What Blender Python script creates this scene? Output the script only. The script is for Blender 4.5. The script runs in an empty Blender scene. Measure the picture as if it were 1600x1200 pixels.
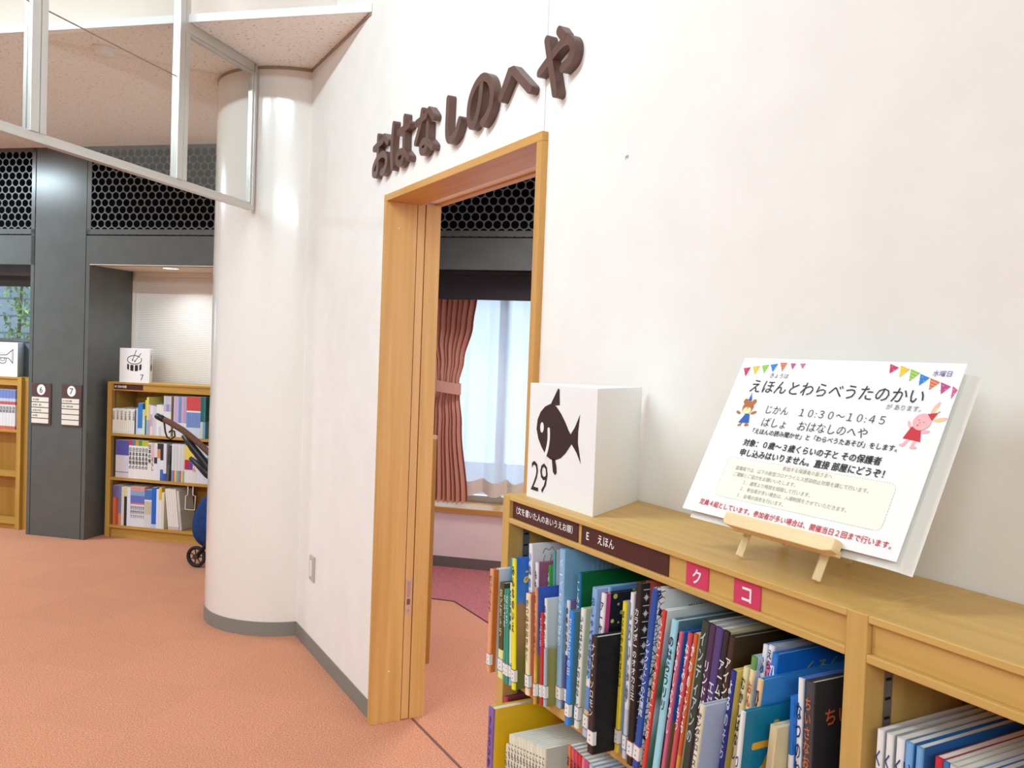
import bpy, math, random
from mathutils import Vector, Matrix

# ------------------------------------------------------------------ scene, camera, light
S = bpy.context.scene
COL = S.collection
random.seed(7)

cam_d = bpy.data.cameras.new('camera')
cam_d.sensor_width = 36.0
cam_d.lens = 30.154
cam_d.clip_start = 0.02
cam = bpy.data.objects.new('camera', cam_d)
COL.objects.link(cam)
cam.matrix_world = Matrix(((0.484094, -0.047512, 0.873725, 0.0),
                           (0.874187, -0.017190, -0.485285, -1.20745),
                           (0.038076, 0.998723, 0.033212, 1.5),
                           (0, 0, 0, 1)))
S.camera = cam

S.view_settings.view_transform = 'Standard'
S.view_settings.look = 'None'
S.view_settings.gamma = 1.0
S.view_settings.exposure = 0.0
S.view_settings.use_curve_mapping = False
S.cycles.use_denoising = True
S.cycles.max_bounces = 10
S.cycles.diffuse_bounces = 5
S.cycles.glossy_bounces = 4
S.cycles.transmission_bounces = 8
S.cycles.transparent_max_bounces = 12
S.cycles.caustics_reflective = False
S.cycles.caustics_refractive = False
S.cycles.sample_clamp_indirect = 6.0

# second grid of the building: far wall frame. s runs along the far wall (to the right),
# w runs away from the library room, both rotated 47.75 degrees from the door wall.
GA = math.radians(47.7466)
GT = Vector((math.cos(GA), math.sin(GA), 0))
GN = Vector((-math.sin(GA), math.cos(GA), 0))
GO = Vector((-4.05302, 2.47450, 0))


def G(s, w, z=0.0):
    return GO + GT * s + GN * w + Vector((0, 0, z))


# daylight outside the windows
world = bpy.data.worlds.new('daylight')
S.world = world
world.use_nodes = True
wb = world.node_tree.nodes['Background']
wb.inputs[0].default_value = (0.62, 0.78, 1.0, 1)
wb.inputs[1].default_value = 4.0


def area(name, loc, rot, sx, sy, power, color=(1, 1, 1), spread=math.pi):
    l = bpy.data.lights.new(name, 'AREA')
    l.shape = 'RECTANGLE'
    l.size, l.size_y = sx, sy
    l.energy = power
    l.color = color
    l.spread = spread
    o = bpy.data.objects.new(name, l)
    COL.objects.link(o)
    o.location = loc
    o.rotation_euler = rot
    return o


WARM = (0.80, 0.99, 1.08)
# rows of ceiling lamps in the library room (parallel to the edge of the low ceiling)
area('ceiling_lamp_row', G(-3.2, -4.5, 3.56), (0, 0, GA), 3.8, 0.14, 47, WARM)
area('ceiling_lamp_row_side', G(-3.0, -4.44, 3.56), (math.radians(62), 0, GA), 3.8, 0.10, 76, WARM)
area('ceiling_lamp_row', G(-0.2, -9.6, 3.56), (math.radians(50), 0, GA), 5.5, 0.3, 208, WARM)
# cove lamp above the edge of the low ceiling
area('cove_lamp', G(-4.6, -1.93, 2.99), (math.radians(115), 0, GA), 3.6, 0.04, 2, (0.9, 0.97, 1.0))
# added fill lamp for the story room; narrow spread keeps the beams darker
area('story_room_fill', G(-0.9, -0.75, 2.88), (0, 0, GA), 0.5, 0.5, 20, (0.95, 0.97, 1.0), math.radians(115))
# added fill lamp that brightens the carpet in front of the far wall
area('far_carpet_fill', G(-5.9, -1.0, 2.90), (0, 0, GA), 0.6, 0.25, 64, WARM)
# downlight of the shelf bay
area('bay_downlight', G(-3.955, 0.2, 2.035), (0, 0, GA), 0.1, 0.1, 2.6, (0.9, 0.97, 1.0), math.radians(130))


# ------------------------------------------------------------------ materials
def srgb(r, g, b):
    f = lambda c: (c / 255 / 12.92) if c / 255 <= 0.04045 else ((c / 255 + 0.055) / 1.055) ** 2.4
    return (f(r), f(g), f(b), 1)


def new_mat(name):
    m = bpy.data.materials.new(name)
    m.use_nodes = True
    nt = m.node_tree
    b = nt.nodes['Principled BSDF']
    return m, nt, b


_mc = {}


def M(r, g, b, rough=0.5, spec=0.4, name=None, coat=0.0):
    """plain painted / printed material with a very faint procedural variation"""
    key = (r, g, b, rough, spec, coat)
    if key in _mc:
        return _mc[key]
    m, nt, p = new_mat(name or 'paint_%d_%d_%d' % (r, g, b))
    c = srgb(r, g, b)
    n = nt.nodes.new('ShaderNodeTexNoise')
    n.inputs['Scale'].default_value = 60
    mx = nt.nodes.new('ShaderNodeMix')
    mx.data_type = 'RGBA'
    mx.inputs[6].default_value = tuple(min(1, x * 0.97) for x in c[:3]) + (1,)
    mx.inputs[7].default_value = tuple(min(1, x * 1.02) for x in c[:3]) + (1,)
    nt.links.new(n.outputs['Fac'], mx.inputs[0])
    nt.links.new(mx.outputs[2], p.inputs['Base Color'])
    p.inputs['Roughness'].default_value = rough
    p.inputs['Specular IOR Level'].default_value = spec
    p.inputs['Coat Weight'].default_value = coat
    p.inputs['Coat Roughness'].default_value = 0.08
    _mc[key] = m
    return m


def noise_mat(name, c1, c2, scale, rough=0.6, bump=0.0, bscale=None, spec=0.3, stretch=(1, 1, 1), detail=4.0, lo=0.35, hi=0.65, coord='Object'):
    m, nt, p = new_mat(name)
    tc = nt.nodes.new('ShaderNodeTexCoord')
    mp = nt.nodes.new('ShaderNodeMapping')
    mp.inputs['Scale'].default_value = stretch
    n = nt.nodes.new('ShaderNodeTexNoise')
    n.inputs['Scale'].default_value = scale
    n.inputs['Detail'].default_value = detail
    r = nt.nodes.new('ShaderNodeValToRGB')
    r.color_ramp.elements[0].position = lo
    r.color_ramp.elements[1].position = hi
    r.color_ramp.elements[0].color = c1
    r.color_ramp.elements[1].color = c2
    L = nt.links.new
    L(tc.outputs[coord], mp.inputs['Vector'])
    L(mp.outputs[0], n.inputs['Vector'])
    L(n.outputs['Fac'], r.inputs[0])
    L(r.outputs[0], p.inputs['Base Color'])
    p.inputs['Roughness'].default_value = rough
    p.inputs['Specular IOR Level'].default_value = spec
    if bump:
        n2 = nt.nodes.new('ShaderNodeTexNoise')
        n2.inputs['Scale'].default_value = bscale or scale
        bp = nt.nodes.new('ShaderNodeBump')
        bp.inputs['Strength'].default_value = bump
        bp.inputs['Distance'].default_value = 0.002
        L(mp.outputs[0], n2.inputs['Vector'])
        L(n2.outputs['Fac'], bp.inputs['Height'])
        L(bp.outputs[0], p.inputs['Normal'])
    return m


def wood(name, c1, c2, axis, rough=0.42, scale=9.0):
    st = [26, 26, 26]
    st['xyz'.index(axis)] = 0.9
    return noise_mat(name, c1, c2, scale / 9.0 * 1.6, rough, 0.08, 6, 0.35, st, 6.0, 0.3, 0.72)


SH1, SH2 = srgb(198, 156, 84), srgb(214, 174, 102)
shelf_x = wood('oak_shelf_x', SH1, SH2, 'x')
shelf_z = wood('oak_shelf_z', SH1, SH2, 'z')
shelf_y = wood('oak_shelf_y', SH1, SH2, 'y')
DW1, DW2 = srgb(196, 142, 72), srgb(212, 162, 92)
door_z = wood('door_wood_z', DW1, DW2, 'z')
door_x = wood('door_wood_x', DW1, DW2, 'x')
FS1, FS2 = srgb(184, 138, 62), srgb(200, 156, 78)
fshelf_x = wood('far_oak_x', FS1, FS2, 'x')
fshelf_z = wood('far_oak_z', FS1, FS2, 'z')
pine = wood('pine', srgb(236, 206, 150), srgb(247, 226, 180), 'x')
pine_z = wood('pine_z', srgb(232, 200, 146), srgb(245, 222, 176), 'z')

wall_m = noise_mat('wall_paper', srgb(240, 236, 231), srgb(244, 240, 235), 7, 0.62, 0.10, 160, 0.3)
col_m = M(234, 229, 222, 0.22, 0.5, 'glossy_column', 0.45)
ceil_low_m = None
story_m = noise_mat('story_wall', srgb(238, 220, 215), srgb(242, 225, 220), 6, 0.7, 0.05, 120)
white_m = M(236, 234, 232, 0.7)
base_m = M(134, 130, 122, 0.55)
grey_m = noise_mat('grey_panel', srgb(90, 93, 92), srgb(94, 97, 96), 9, 0.27, 0.0, None, 0.5)
gap_m = M(18, 17, 18, 0.8)
dark_m = M(38, 33, 36, 0.7)
alu_m, _nt, _p = new_mat('anodised_aluminium')
_p.inputs['Base Color'].default_value = srgb(205, 202, 196)
_p.inputs['Metallic'].default_value = 0.55
_p.inputs['Roughness'].default_value = 0.34
steel_m, _nt, _p = new_mat('zinc_steel')
_p.inputs['Base Color'].default_value = srgb(176, 172, 166)
_p.inputs['Metallic'].default_value = 0.8
_p.inputs['Roughness'].default_value = 0.4
brown_m = M(78, 36, 34, 0.45)
sign_brown = M(92, 68, 64, 0.5)
letter_m = noise_mat('letter_brown', srgb(92, 62, 54), srgb(100, 70, 61), 20, 0.35, 0, None, 0.5)
ink = M(24, 20, 22, 0.6)
ink2 = M(52, 30, 32, 0.5)
white_print = M(246, 245, 244, 0.5)
paper = M(244, 243, 240, 0.55)
page_m = noise_mat('book_pages', srgb(226, 220, 206), srgb(240, 236, 226), 30, 0.8, 0, None, 0.2, (120, 1, 1))
pink_label = M(212, 62, 100, 0.5)


def nodes_math(nt, op, a, b=None):
    n = nt.nodes.new('ShaderNodeMath')
    n.operation = op
    for i, v in enumerate((a, b)):
        if v is None:
            continue
        if isinstance(v, (int, float)):
            n.inputs[i].default_value = v
        else:
            nt.links.new(v, n.inputs[i])
    return n.outputs[0]


def glass_mat(name, tint, gl=0.08):
    m = bpy.data.materials.new(name)
    m.use_nodes = True
    nt = m.node_tree
    nt.nodes.clear()
    o = nt.nodes.new('ShaderNodeOutputMaterial')
    t = nt.nodes.new('ShaderNodeBsdfTransparent')
    t.inputs[0].default_value = tint
    g = nt.nodes.new('ShaderNodeBsdfGlossy')
    g.inputs['Roughness'].default_value = 0.02
    lw = nt.nodes.new('ShaderNodeLayerWeight')
    lw.inputs['Blend'].default_value = 0.5
    f5 = nodes_math(nt, 'ADD', nodes_math(nt, 'MULTIPLY', nodes_math(nt, 'POWER', lw.outputs['Facing'], 4.0), 0.75), 0.05)
    mx = nt.nodes.new('ShaderNodeMixShader')
    nt.links.new(f5, mx.inputs[0])
    nt.links.new(t.outputs[0], mx.inputs[1])
    nt.links.new(g.outputs[0], mx.inputs[2])
    nt.links.new(mx.outputs[0], o.inputs[0])
    return m


glass_m = glass_mat('clear_glass', (0.95, 0.97, 0.96, 1))


def dot_mat(name, base, hole, px, pz, r, hexa, rough=0.4):
    """plate with a regular pattern of punched holes; object coordinates x (along) and z"""
    m, nt, p = new_mat(name)
    tc = nt.nodes.new('ShaderNodeTexCoord')
    sx = nt.nodes.new('ShaderNodeSeparateXYZ')
    nt.links.new(tc.outputs['Object'], sx.inputs[0])
    X, Z = sx.outputs[0], sx.outputs[2]

    def lattice(ox, oz, ax, az):
        a = nodes_math(nt, 'SUBTRACT', nodes_math(nt, 'FLOORED_MODULO', nodes_math(nt, 'ADD', X, ox), ax), ax / 2)
        b = nodes_math(nt, 'SUBTRACT', nodes_math(nt, 'FLOORED_MODULO', nodes_math(nt, 'ADD', Z, oz), az), az / 2)
        return nodes_math(nt, 'SQRT', nodes_math(nt, 'ADD', nodes_math(nt, 'MULTIPLY', a, a), nodes_math(nt, 'MULTIPLY', b, b)))
    if hexa:
        d = nodes_math(nt, 'MINIMUM', lattice(0, 0, px, 2 * pz), lattice(px / 2, pz, px, 2 * pz))
    else:
        d = lattice(0, 0, px, pz)
    mask = nodes_math(nt, 'LESS_THAN', d, r)
    mx = nt.nodes.new('ShaderNodeMix')
    mx.data_type = 'RGBA'
    nt.links.new(mask, mx.inputs[0])
    mx.inputs[6].default_value = base
    mx.inputs[7].default_value = hole
    nt.links.new(mx.outputs[2], p.inputs['Base Color'])
    rg = nodes_math(nt, 'ADD', rough, nodes_math(nt, 'MULTIPLY', mask, 0.5))
    nt.links.new(rg, p.inputs['Roughness'])
    sp = nodes_math(nt, 'SUBTRACT', 0.45, nodes_math(nt, 'MULTIPLY', mask, 0.45))
    nt.links.new(sp, p.inputs['Specular IOR Level'])
    return m


perf_m = dot_mat('perforated_panel', srgb(92, 95, 94), (0.004, 0.004, 0.005, 1), 0.0602, 0.0512, 0.0262, True)
peg_m = dot_mat('pegboard', srgb(242, 238, 232), srgb(150, 138, 128), 0.0128, 0.0140, 0.0030, False, 0.6)


def carpet_mat(name, c1, c2, c3):
    m, nt, p = new_mat(name)
    L = nt.links.new
    tc = nt.nodes.new('ShaderNodeTexCoord')
    mp = nt.nodes.new('ShaderNodeMapping')
    mp.inputs['Rotation'].default_value = (0, 0, -GA)
    L(tc.outputs['Object'], mp.inputs['Vector'])
    n = nt.nodes.new('ShaderNodeTexNoise')
    n.inputs['Scale'].default_value = 170
    n.inputs['Detail'].default_value = 4
    L(mp.outputs[0], n.inputs['Vector'])
    r = nt.nodes.new('ShaderNodeValToRGB')
    r.color_ramp.elements[0].position = 0.33
    r.color_ramp.elements[0].color = c1
    r.color_ramp.elements[1].position = 0.68
    r.color_ramp.elements[1].color = c3
    e = r.color_ramp.elements.new(0.5)
    e.color = c2
    L(n.outputs['Fac'], r.inputs[0])
    # carpet tiles, every second one turned: slightly different pile direction
    ck = nt.nodes.new('ShaderNodeTexChecker')
    ck.inputs['Scale'].default_value = 2.0
    L(mp.outputs[0], ck.inputs['Vector'])
    mx = nt.nodes.new('ShaderNodeMix')
    mx.data_type = 'RGBA'
    mx.blend_type = 'MULTIPLY'
    fac = nodes_math(nt, 'MULTIPLY', ck.outputs['Fac'], 1.0)
    L(fac, mx.inputs[0])
    L(r.outputs[0], mx.inputs[6])
    mx.inputs[7].default_value = (0.972, 0.972, 0.975, 1)
    L(mx.outputs[2], p.inputs['Base Color'])
    p.inputs['Roughness'].default_value = 0.95
    p.inputs['Specular IOR Level'].default_value = 0.1
    b = nt.nodes.new('ShaderNodeBump')
    b.inputs['Strength'].default_value = 0.25
    b.inputs['Distance'].default_value = 0.003
    L(n.outputs['Fac'], b.inputs['Height'])
    L(b.outputs[0], p.inputs['Normal'])
    return m


carpet_m = carpet_mat('salmon_carpet', srgb(182, 119, 90), srgb(205, 141, 111), srgb(224, 166, 133))
pink_m = carpet_mat('pink_carpet', srgb(164, 92, 92), srgb(184, 110, 110), srgb(200, 128, 126))

# fissured acoustic tile for the low ceiling
ceil_low_m = noise_mat('acoustic_tile', srgb(204, 196, 186), srgb(248, 244, 238), 60, 0.9, 0.3, 60, 0.1, (1, 1, 1), 3.0, 0.30, 0.42)


def ramp_mat(name, stops, noise=0.12, scale=6.0, rough=0.3, axis=2, const=False, coat=0.2):
    """printed picture: colours along the height of the cover, edges broken up by noise"""
    m, nt, p = new_mat(name)
    L = nt.links.new
    tc = nt.nodes.new('ShaderNodeTexCoord')
    sx = nt.nodes.new('ShaderNodeSeparateXYZ')
    L(tc.outputs['Generated'], sx.inputs[0])
    n = nt.nodes.new('ShaderNodeTexNoise')
    n.inputs['Scale'].default_value = scale
    n.inputs['Detail'].default_value = 6
    L(tc.outputs['Generated'], n.inputs['Vector'])
    v = nodes_math(nt, 'ADD', sx.outputs[axis], nodes_math(nt, 'MULTIPLY', nodes_math(nt, 'SUBTRACT', n.outputs['Fac'], 0.5), noise * 2))
    r = nt.nodes.new('ShaderNodeValToRGB')
    if const:
        r.color_ramp.interpolation = 'CONSTANT'
    el = r.color_ramp.elements
    while len(el) > 1:
        el.remove(el[-1])
    el[0].position, el[0].color = stops[0]
    for q, c in stops[1:]:
        e = el.new(q)
        e.color = c
    L(v, r.inputs[0])
    L(r.outputs[0], p.inputs['Base Color'])
    p.inputs['Roughness'].default_value = rough
    p.inputs['Coat Weight'].default_value = coat
    return m


def voronoi_mat(name, kind):
    m, nt, p = new_mat(name)
    L = nt.links.new
    tc = nt.nodes.new('ShaderNodeTexCoord')
    v = nt.nodes.new('ShaderNodeTexVoronoi')
    L(tc.outputs['Object'], v.inputs['Vector'])
    r = nt.nodes.new('ShaderNodeValToRGB')
    r.color_ramp.interpolation = 'CONSTANT'
    el = r.color_ramp.elements
    if kind == 'dots':
        v.inputs['Scale'].default_value = 62
        v.inputs['Randomness'].default_value = 0.6
        L(v.outputs['Distance'], r.inputs[0])
        el[0].position, el[0].color = 0, (1, 1, 1, 1)
        el[1].position, el[1].color = 0.30, (0, 0, 0, 1)
        hs = nt.nodes.new('ShaderNodeValToRGB')
        hs.color_ramp.interpolation = 'CONSTANT'
        e2 = hs.color_ramp.elements
        e2[0].position, e2[0].color = 0, srgb(190, 200, 90)
        e2[1].position, e2[1].color = 0.45, srgb(206, 110, 84)
        e2.new(0.7).color = srgb(226, 214, 150)
        sp = nt.nodes.new('ShaderNodeSeparateColor')
        L(v.outputs['Color'], sp.inputs[0])
        L(sp.outputs[0], hs.inputs[0])
        mx = nt.nodes.new('ShaderNodeMix')
        mx.data_type = 'RGBA'
        L(r.outputs[0], mx.inputs[0])
        mx.inputs[6].default_value = srgb(30, 32, 42)
        L(hs.outputs[0], mx.inputs[7])
        L(mx.outputs[2], p.inputs['Base Color'])
    else:
        v.feature = 'DISTANCE_TO_EDGE'
        v.inputs['Scale'].default_value = 95
        L(v.outputs['Distance'], r.inputs[0])
        el[0].position, el[0].color = 0, srgb(40, 44, 60)
        el[1].position, el[1].color = 0.055, srgb(232, 234, 240)
        L(r.outputs[0], p.inputs['Base Color'])
    p.inputs['Roughness'].default_value = 0.3
    return m


# ------------------------------------------------------------------ mesh helpers
class MB:
    def __init__(self):
        self.v, self.f, self.m = [], [], []

    def add(self, vs, fs, mi=0):
        o = len(self.v)
        self.v += [tuple(x) for x in vs]
        for q in fs:
            self.f.append([i + o for i in q])
            self.m.append(mi)
        return self

    def box(self, x0, x1, y0, y1, z0, z1, mi=0):
        vs = [(x0, y0, z0), (x1, y0, z0), (x1, y1, z0), (x0, y1, z0), (x0, y0, z1), (x1, y0, z1), (x1, y1, z1), (x0, y1, z1)]
        return self.add(vs, [(0, 3, 2, 1), (4, 5, 6, 7), (0, 1, 5, 4), (1, 2, 6, 5), (2, 3, 7, 6), (3, 0, 4, 7)], mi)

    def prism_z(self, poly, z0, z1, mi=0):
        n = len(poly)
        vs = [(x, y, z0) for x, y in poly] + [(x, y, z1) for x, y in poly]
        fs = [tuple(range(n - 1, -1, -1)), tuple(range(n, 2 * n))]
        fs += [(i, (i + 1) % n, n + (i + 1) % n, n + i) for i in range(n)]
        return self.add(vs, fs, mi)

    def prism_y(self, poly, y0, y1, mi=0):
        """outline in x,z counter-clockwise seen from -y, extruded from y0 (front) to y1"""
        n = len(poly)
        vs = [(x, y0, z) for x, z in poly] + [(x, y1, z) for x, z in poly]
        fs = [tuple(range(n)), tuple(range(2 * n - 1, n - 1, -1))]
        fs += [((i + 1) % n, i, n + i, n + (i + 1) % n) for i in range(n)]
        return self.add(vs, fs, mi)

    def tube(self, pts, r, n=10, mi=0, caps=True):
        pts = [Vector(q) for q in pts]
        rs = r if isinstance(r, (list, tuple)) else [r] * len(pts)
        vs, fs = [], []
        a = None
        for i, q in enumerate(pts):
            d = (pts[min(i + 1, len(pts) - 1)] - pts[max(i - 1, 0)]).normalized()
            if a is not None:
                a = a - d * a.dot(d)
            if a is None or a.length < 1e-4:
                a = d.cross(Vector((0, 0, 1)) if abs(d.z) < 0.9 else Vector((1, 0, 0)))
            a = a.normalized()
            b = a.cross(d).normalized()
            for k in range(n):
                t = 2 * math.pi * k / n
                vs.append(q + (a * math.cos(t) + b * math.sin(t)) * rs[i])
        for i in range(len(pts) - 1):
            for k in range(n):
                k2 = (k + 1) % n
                fs.append((i * n + k, i * n + k2, (i + 1) * n + k2, (i + 1) * n + k))
        if caps:
            fs.append(tuple(range(n - 1, -1, -1)))
            fs.append(tuple(range((len(pts) - 1) * n, len(pts) * n)))
        return self.add(vs, fs, mi)

    def lathe(self, prof, n=48, c=(0, 0, 0), mi=0):
        vs, fs = [], []
        for r, z in prof:
            for k in range(n):
                t = 2 * math.pi * k / n
                vs.append((c[0] + r * math.cos(t), c[1] + r * math.sin(t), c[2] + z))
        for i in range(len(prof) - 1):
            for k in range(n):
                k2 = (k + 1) % n
                fs.append((i * n + k, i * n + k2, (i + 1) * n + k2, (i + 1) * n + k))
        return self.add(vs, fs, mi)

    def disc_y(self, cx, cz, rx, rz, y0, y1, n=28, mi=0):
        return self.prism_y([(cx + rx * math.cos(2 * math.pi * k / n), cz + rz * math.sin(2 * math.pi * k / n)) for k in range(n)], y0, y1, mi)

    def stroke(self, pts, wd, y0, y1, mi=0, smooth=True, closed=False):
        """brush stroke of width wd in the x,z plane with round ends, extruded y0..y1"""
        P = [Vector((x, z)) for x, z in pts]
        if smooth and len(P) > 2:
            Q = []
            for i in range(len(P) - 1):
                p0, p1, p2, p3 = P[max(i - 1, 0)], P[i], P[i + 1], P[min(i + 2, len(P) - 1)]
                for k in range(6):
                    t = k / 6
                    Q.append(0.5 * ((2 * p1) + (p2 - p0) * t + (2 * p0 - 5 * p1 + 4 * p2 - p3) * t * t + (3 * p1 - p0 - 3 * p2 + p3) * t ** 3))
            Q.append(P[-1])
            P = Q
        h = wd / 2
        lf, rt = [], []
        for i, q in enumerate(P):
            d = (P[min(i + 1, len(P) - 1)] - P[max(i - 1, 0)]).normalized()
            nn = Vector((-d.y, d.x))
            if 0 < i < len(P) - 1:
                d1 = (P[i + 1] - q).normalized()
                c = max(0.5, abs(nn.dot(Vector((-d1.y, d1.x)))))
                nn = nn / c
            lf.append(q + nn * h)
            rt.append(q - nn * h)
        d0 = (P[1] - P[0]).normalized()
        d1 = (P[-1] - P[-2]).normalized()
        cap0, cap1 = [], []
        a0 = math.atan2(lf[0].y - P[0].y, lf[0].x - P[0].x)
        a1 = math.atan2(rt[-1].y - P[-1].y, rt[-1].x - P[-1].x)
        for k in range(1, 6):
            t = a0 + math.pi * k / 6
            cap0.append(P[0] + Vector((math.cos(t), math.sin(t))) * h)
            t = a1 + math.pi * k / 6
            cap1.append(P[-1] + Vector((math.cos(t), math.sin(t))) * h)
        n = len(P)
        # front quads rise very slightly along the stroke, so crossings never coincide
        n = len(P)
        self.ns = getattr(self, 'ns', 0) + 1
        e = (y1 - y0) * 0.05
        yo = [y0 - e * (0.35 * self.ns + i / n * 0.9) for i in range(n)]
        for i in range(n - 1):
            self.add([(rt[i].x, yo[i], rt[i].y), (rt[i + 1].x, yo[i + 1], rt[i + 1].y), (lf[i + 1].x, yo[i + 1], lf[i + 1].y), (lf[i].x, yo[i], lf[i].y)], [(0, 1, 2, 3)], mi)
        for ring, yy in (([lf[0]] + cap0 + [rt[0]], yo[0]), ([rt[-1]] + cap1 + [lf[-1]], yo[-1])):
            self.add([(q.x, yy, q.y) for q in ring], [tuple(range(len(ring)))], mi)
        out = rt + cap1 + lf[::-1] + cap0
        yout = yo + [yo[-1]] * len(cap1) + yo[::-1] + [yo[0]] * len(cap0)
        k = len(out)
        self.add([(q.x, yq, q.y) for q, yq in zip(out, yout)] + [(q.x, y1, q.y) for q in out],
                 [((i + 1) % k, i, k + i, k + (i + 1) % k) for i in range(k)], mi)
        return self

    def build(self, name, mats, parent=None, loc=(0, 0, 0), rot=(0, 0, 0), smooth=False, bevel=0.0):
        me = bpy.data.meshes.new(name)
        me.from_pydata(self.v, [], self.f)
        for m in (mats if isinstance(mats, (list, tuple)) else [mats]):
            me.materials.append(m)
        me.polygons.foreach_set('material_index', self.m)
        if smooth:
            me.polygons.foreach_set('use_smooth', [True] * len(me.polygons))
        me.update()
        o = bpy.data.objects.new(name, me)
        COL.objects.link(o)
        o.location, o.rotation_euler = loc, rot
        if parent:
            o.parent = parent
        if bevel:
            b = o.modifiers.new('soft edges', 'BEVEL')
            b.width, b.segments, b.limit_method = bevel, 2, 'ANGLE'
        return o


def empty(name, loc=(0, 0, 0), rot=(0, 0, 0), parent=None):
    o = bpy.data.objects.new(name, None)
    o.empty_display_size = 0.05
    COL.objects.link(o)
    o.location, o.rotation_euler = loc, rot
    if parent:
        o.parent = parent
    return o


def tag(o, label, cat, group=None):
    o['label'], o['category'] = label, cat
    if group:
        o['group'] = group
    return o


def struct(o):
    o['kind'] = 'structure'
    return o


def lettering(name, body, mat, parent, loc, size=None, width=None, height=None, rot=(math.pi / 2, 0, 0), weight=0.0,
              depth=0.0003, vertical=False, align='LEFT', line=1.0, xscale=1.0):
    """printed characters as a thin mesh; text runs along local x and stands along z (after rot)"""
    c = bpy.data.curves.new(name, 'FONT')
    c.body = '\n'.join(body) if vertical else body
    c.size = 1.0
    c.extrude = 0.0
    c.resolution_u = 2
    c.offset = max(-.006, min(0.0, weight))
    c.space_line = line
    o = bpy.data.objects.new(name, c)
    me = bpy.data.meshes.new_from_object(o)
    bpy.data.objects.remove(o)
    bpy.data.curves.remove(c)
    if not len(me.vertices):
        return None
    xs = [v.co.x for v in me.vertices]
    ys = [v.co.y for v in me.vertices]
    x0, x1, y0, y1 = min(xs), max(xs), min(ys), max(ys)
    k = size or 1.0
    if width:
        k = width / (x1 - x0)
    if height:
        kz = height / (y1 - y0)
        if not width:
            k = kz
    else:
        kz = k
    if vertical:
        cx, cy = (x0 + x1) / 2, y1
    else:
        cx, cy = {'LEFT': x0, 'CENTER': (x0 + x1) / 2, 'RIGHT': x1}[align], 0.0
    for v in me.vertices:
        v.co = ((v.co.x - cx) * k * xscale, (v.co.y - cy) * kz, depth)
    if weight > 0:                      # bold: the same outline printed again with a small shift
        w = weight * k * 1.1
        V = [tuple(v.co) for v in me.vertices]
        F = [tuple(p.vertices) for p in me.polygons]
        nv, vs, fs = len(V), list(V), list(F)
        for j, (dx, dy) in enumerate(((w, 0), (-w, 0), (0, w), (0, -w))):
            vs += [(x + dx, y + dy, z + depth * .12 * (j + 1)) for x, y, z in V]
            fs += [tuple(i + nv * (j + 1) for i in f) for f in F]
        me = bpy.data.meshes.new(name)
        me.from_pydata(vs, [], fs)
    me.materials.append(mat)
    me.name = name
    ob = bpy.data.objects.new(name, me)
    COL.objects.link(ob)
    ob.location, ob.rotation_euler = loc, rot
    ob.parent = parent
    return ob


R90 = (math.pi / 2, 0, 0)
GR = (0, 0, GA)

# ------------------------------------------------------------------ the setting
ZC, ZH = 2.919, 3.62                      # low ceiling, high ceiling
# floor
fl = MB().prism_z([tuple(G(-8.5, 0.9)[:2]), tuple(G(-8.5, -10.2)[:2]), tuple(G(6.5, -10.2)[:2]), tuple(G(6.5, 0.9)[:2])], -0.05, 0.0)
struct(fl.build('floor', carpet_m))
pk = MB().prism_z([(-1.25, 1.026), (-1.25, 1.7), tuple(G(0.28, 0.24)[:2]), tuple(G(-3.0, 0.24)[:2]), (-5.25, 0.41), (-4.639, 1.027)], 0.0, 0.003)
struct(pk.build('floor_story_room', pink_m))
# rubber joint strip in the doorway
struct(MB().box(-3.2, -1.1, 0.157, 0.167, 0.0, 0.002).build('trim_1', M(120, 78, 62, 0.6)))
ed = MB()
for a, b in (((-1.25, 1.026), (-4.639, 1.027)), ((-4.639, 1.027), (-5.25, 0.41))):
    a, b = Vector((*a, 0.003)), Vector((*b, 0.003))
    d = (b - a).normalized()
    nn = Vector((-d.y, d.x, 0)) * 0.004
    ed.add([a - nn, a + nn, b + nn, b - nn, a - nn + Vector((0, 0, .001)), a + nn + Vector((0, 0, .001)), b + nn + Vector((0, 0, .001)), b - nn + Vector((0, 0, .001))],
           [(0, 3, 2, 1), (4, 5, 6, 7), (0, 1, 5, 4), (1, 2, 6, 5), (2, 3, 7, 6), (3, 0, 4, 7)])
struct(ed.build('trim_2', M(96, 50, 46, 0.7)))

# door wall (plane y = 0) with the door opening
DX0, DX1, DZ = -3.232, -2.023, 2.112
dwall = MB()
dwall.box(-4.42, DX0 + .012, 0.0, 0.20, 0, ZH)
dwall.box(DX0 + .012, DX1 - .012, 0.0, 0.20, DZ - .012, ZH)
dwall.box(DX1 - .012, 7.6, 0.0, 0.20, 0, ZH)
struct(dwall.build('wall_right', wall_m))
struct(MB().box(-6.32, -4.8, 0.0, 0.16, 0, ZC + .02).build('wall_right_far', wall_m))
# joints between the wall boards
jm = M(190, 186, 180, 0.7)
struct(MB().box(-2.0475, -2.0450, -0.0006, 0.001, DZ + .0, ZH).build('trim_3', jm))
struct(MB().box(-3.2610, -3.2600, -0.0004, 0.001, DZ - .0, ZH).build('trim_4', M(226, 222, 216, 0.7)))

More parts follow.
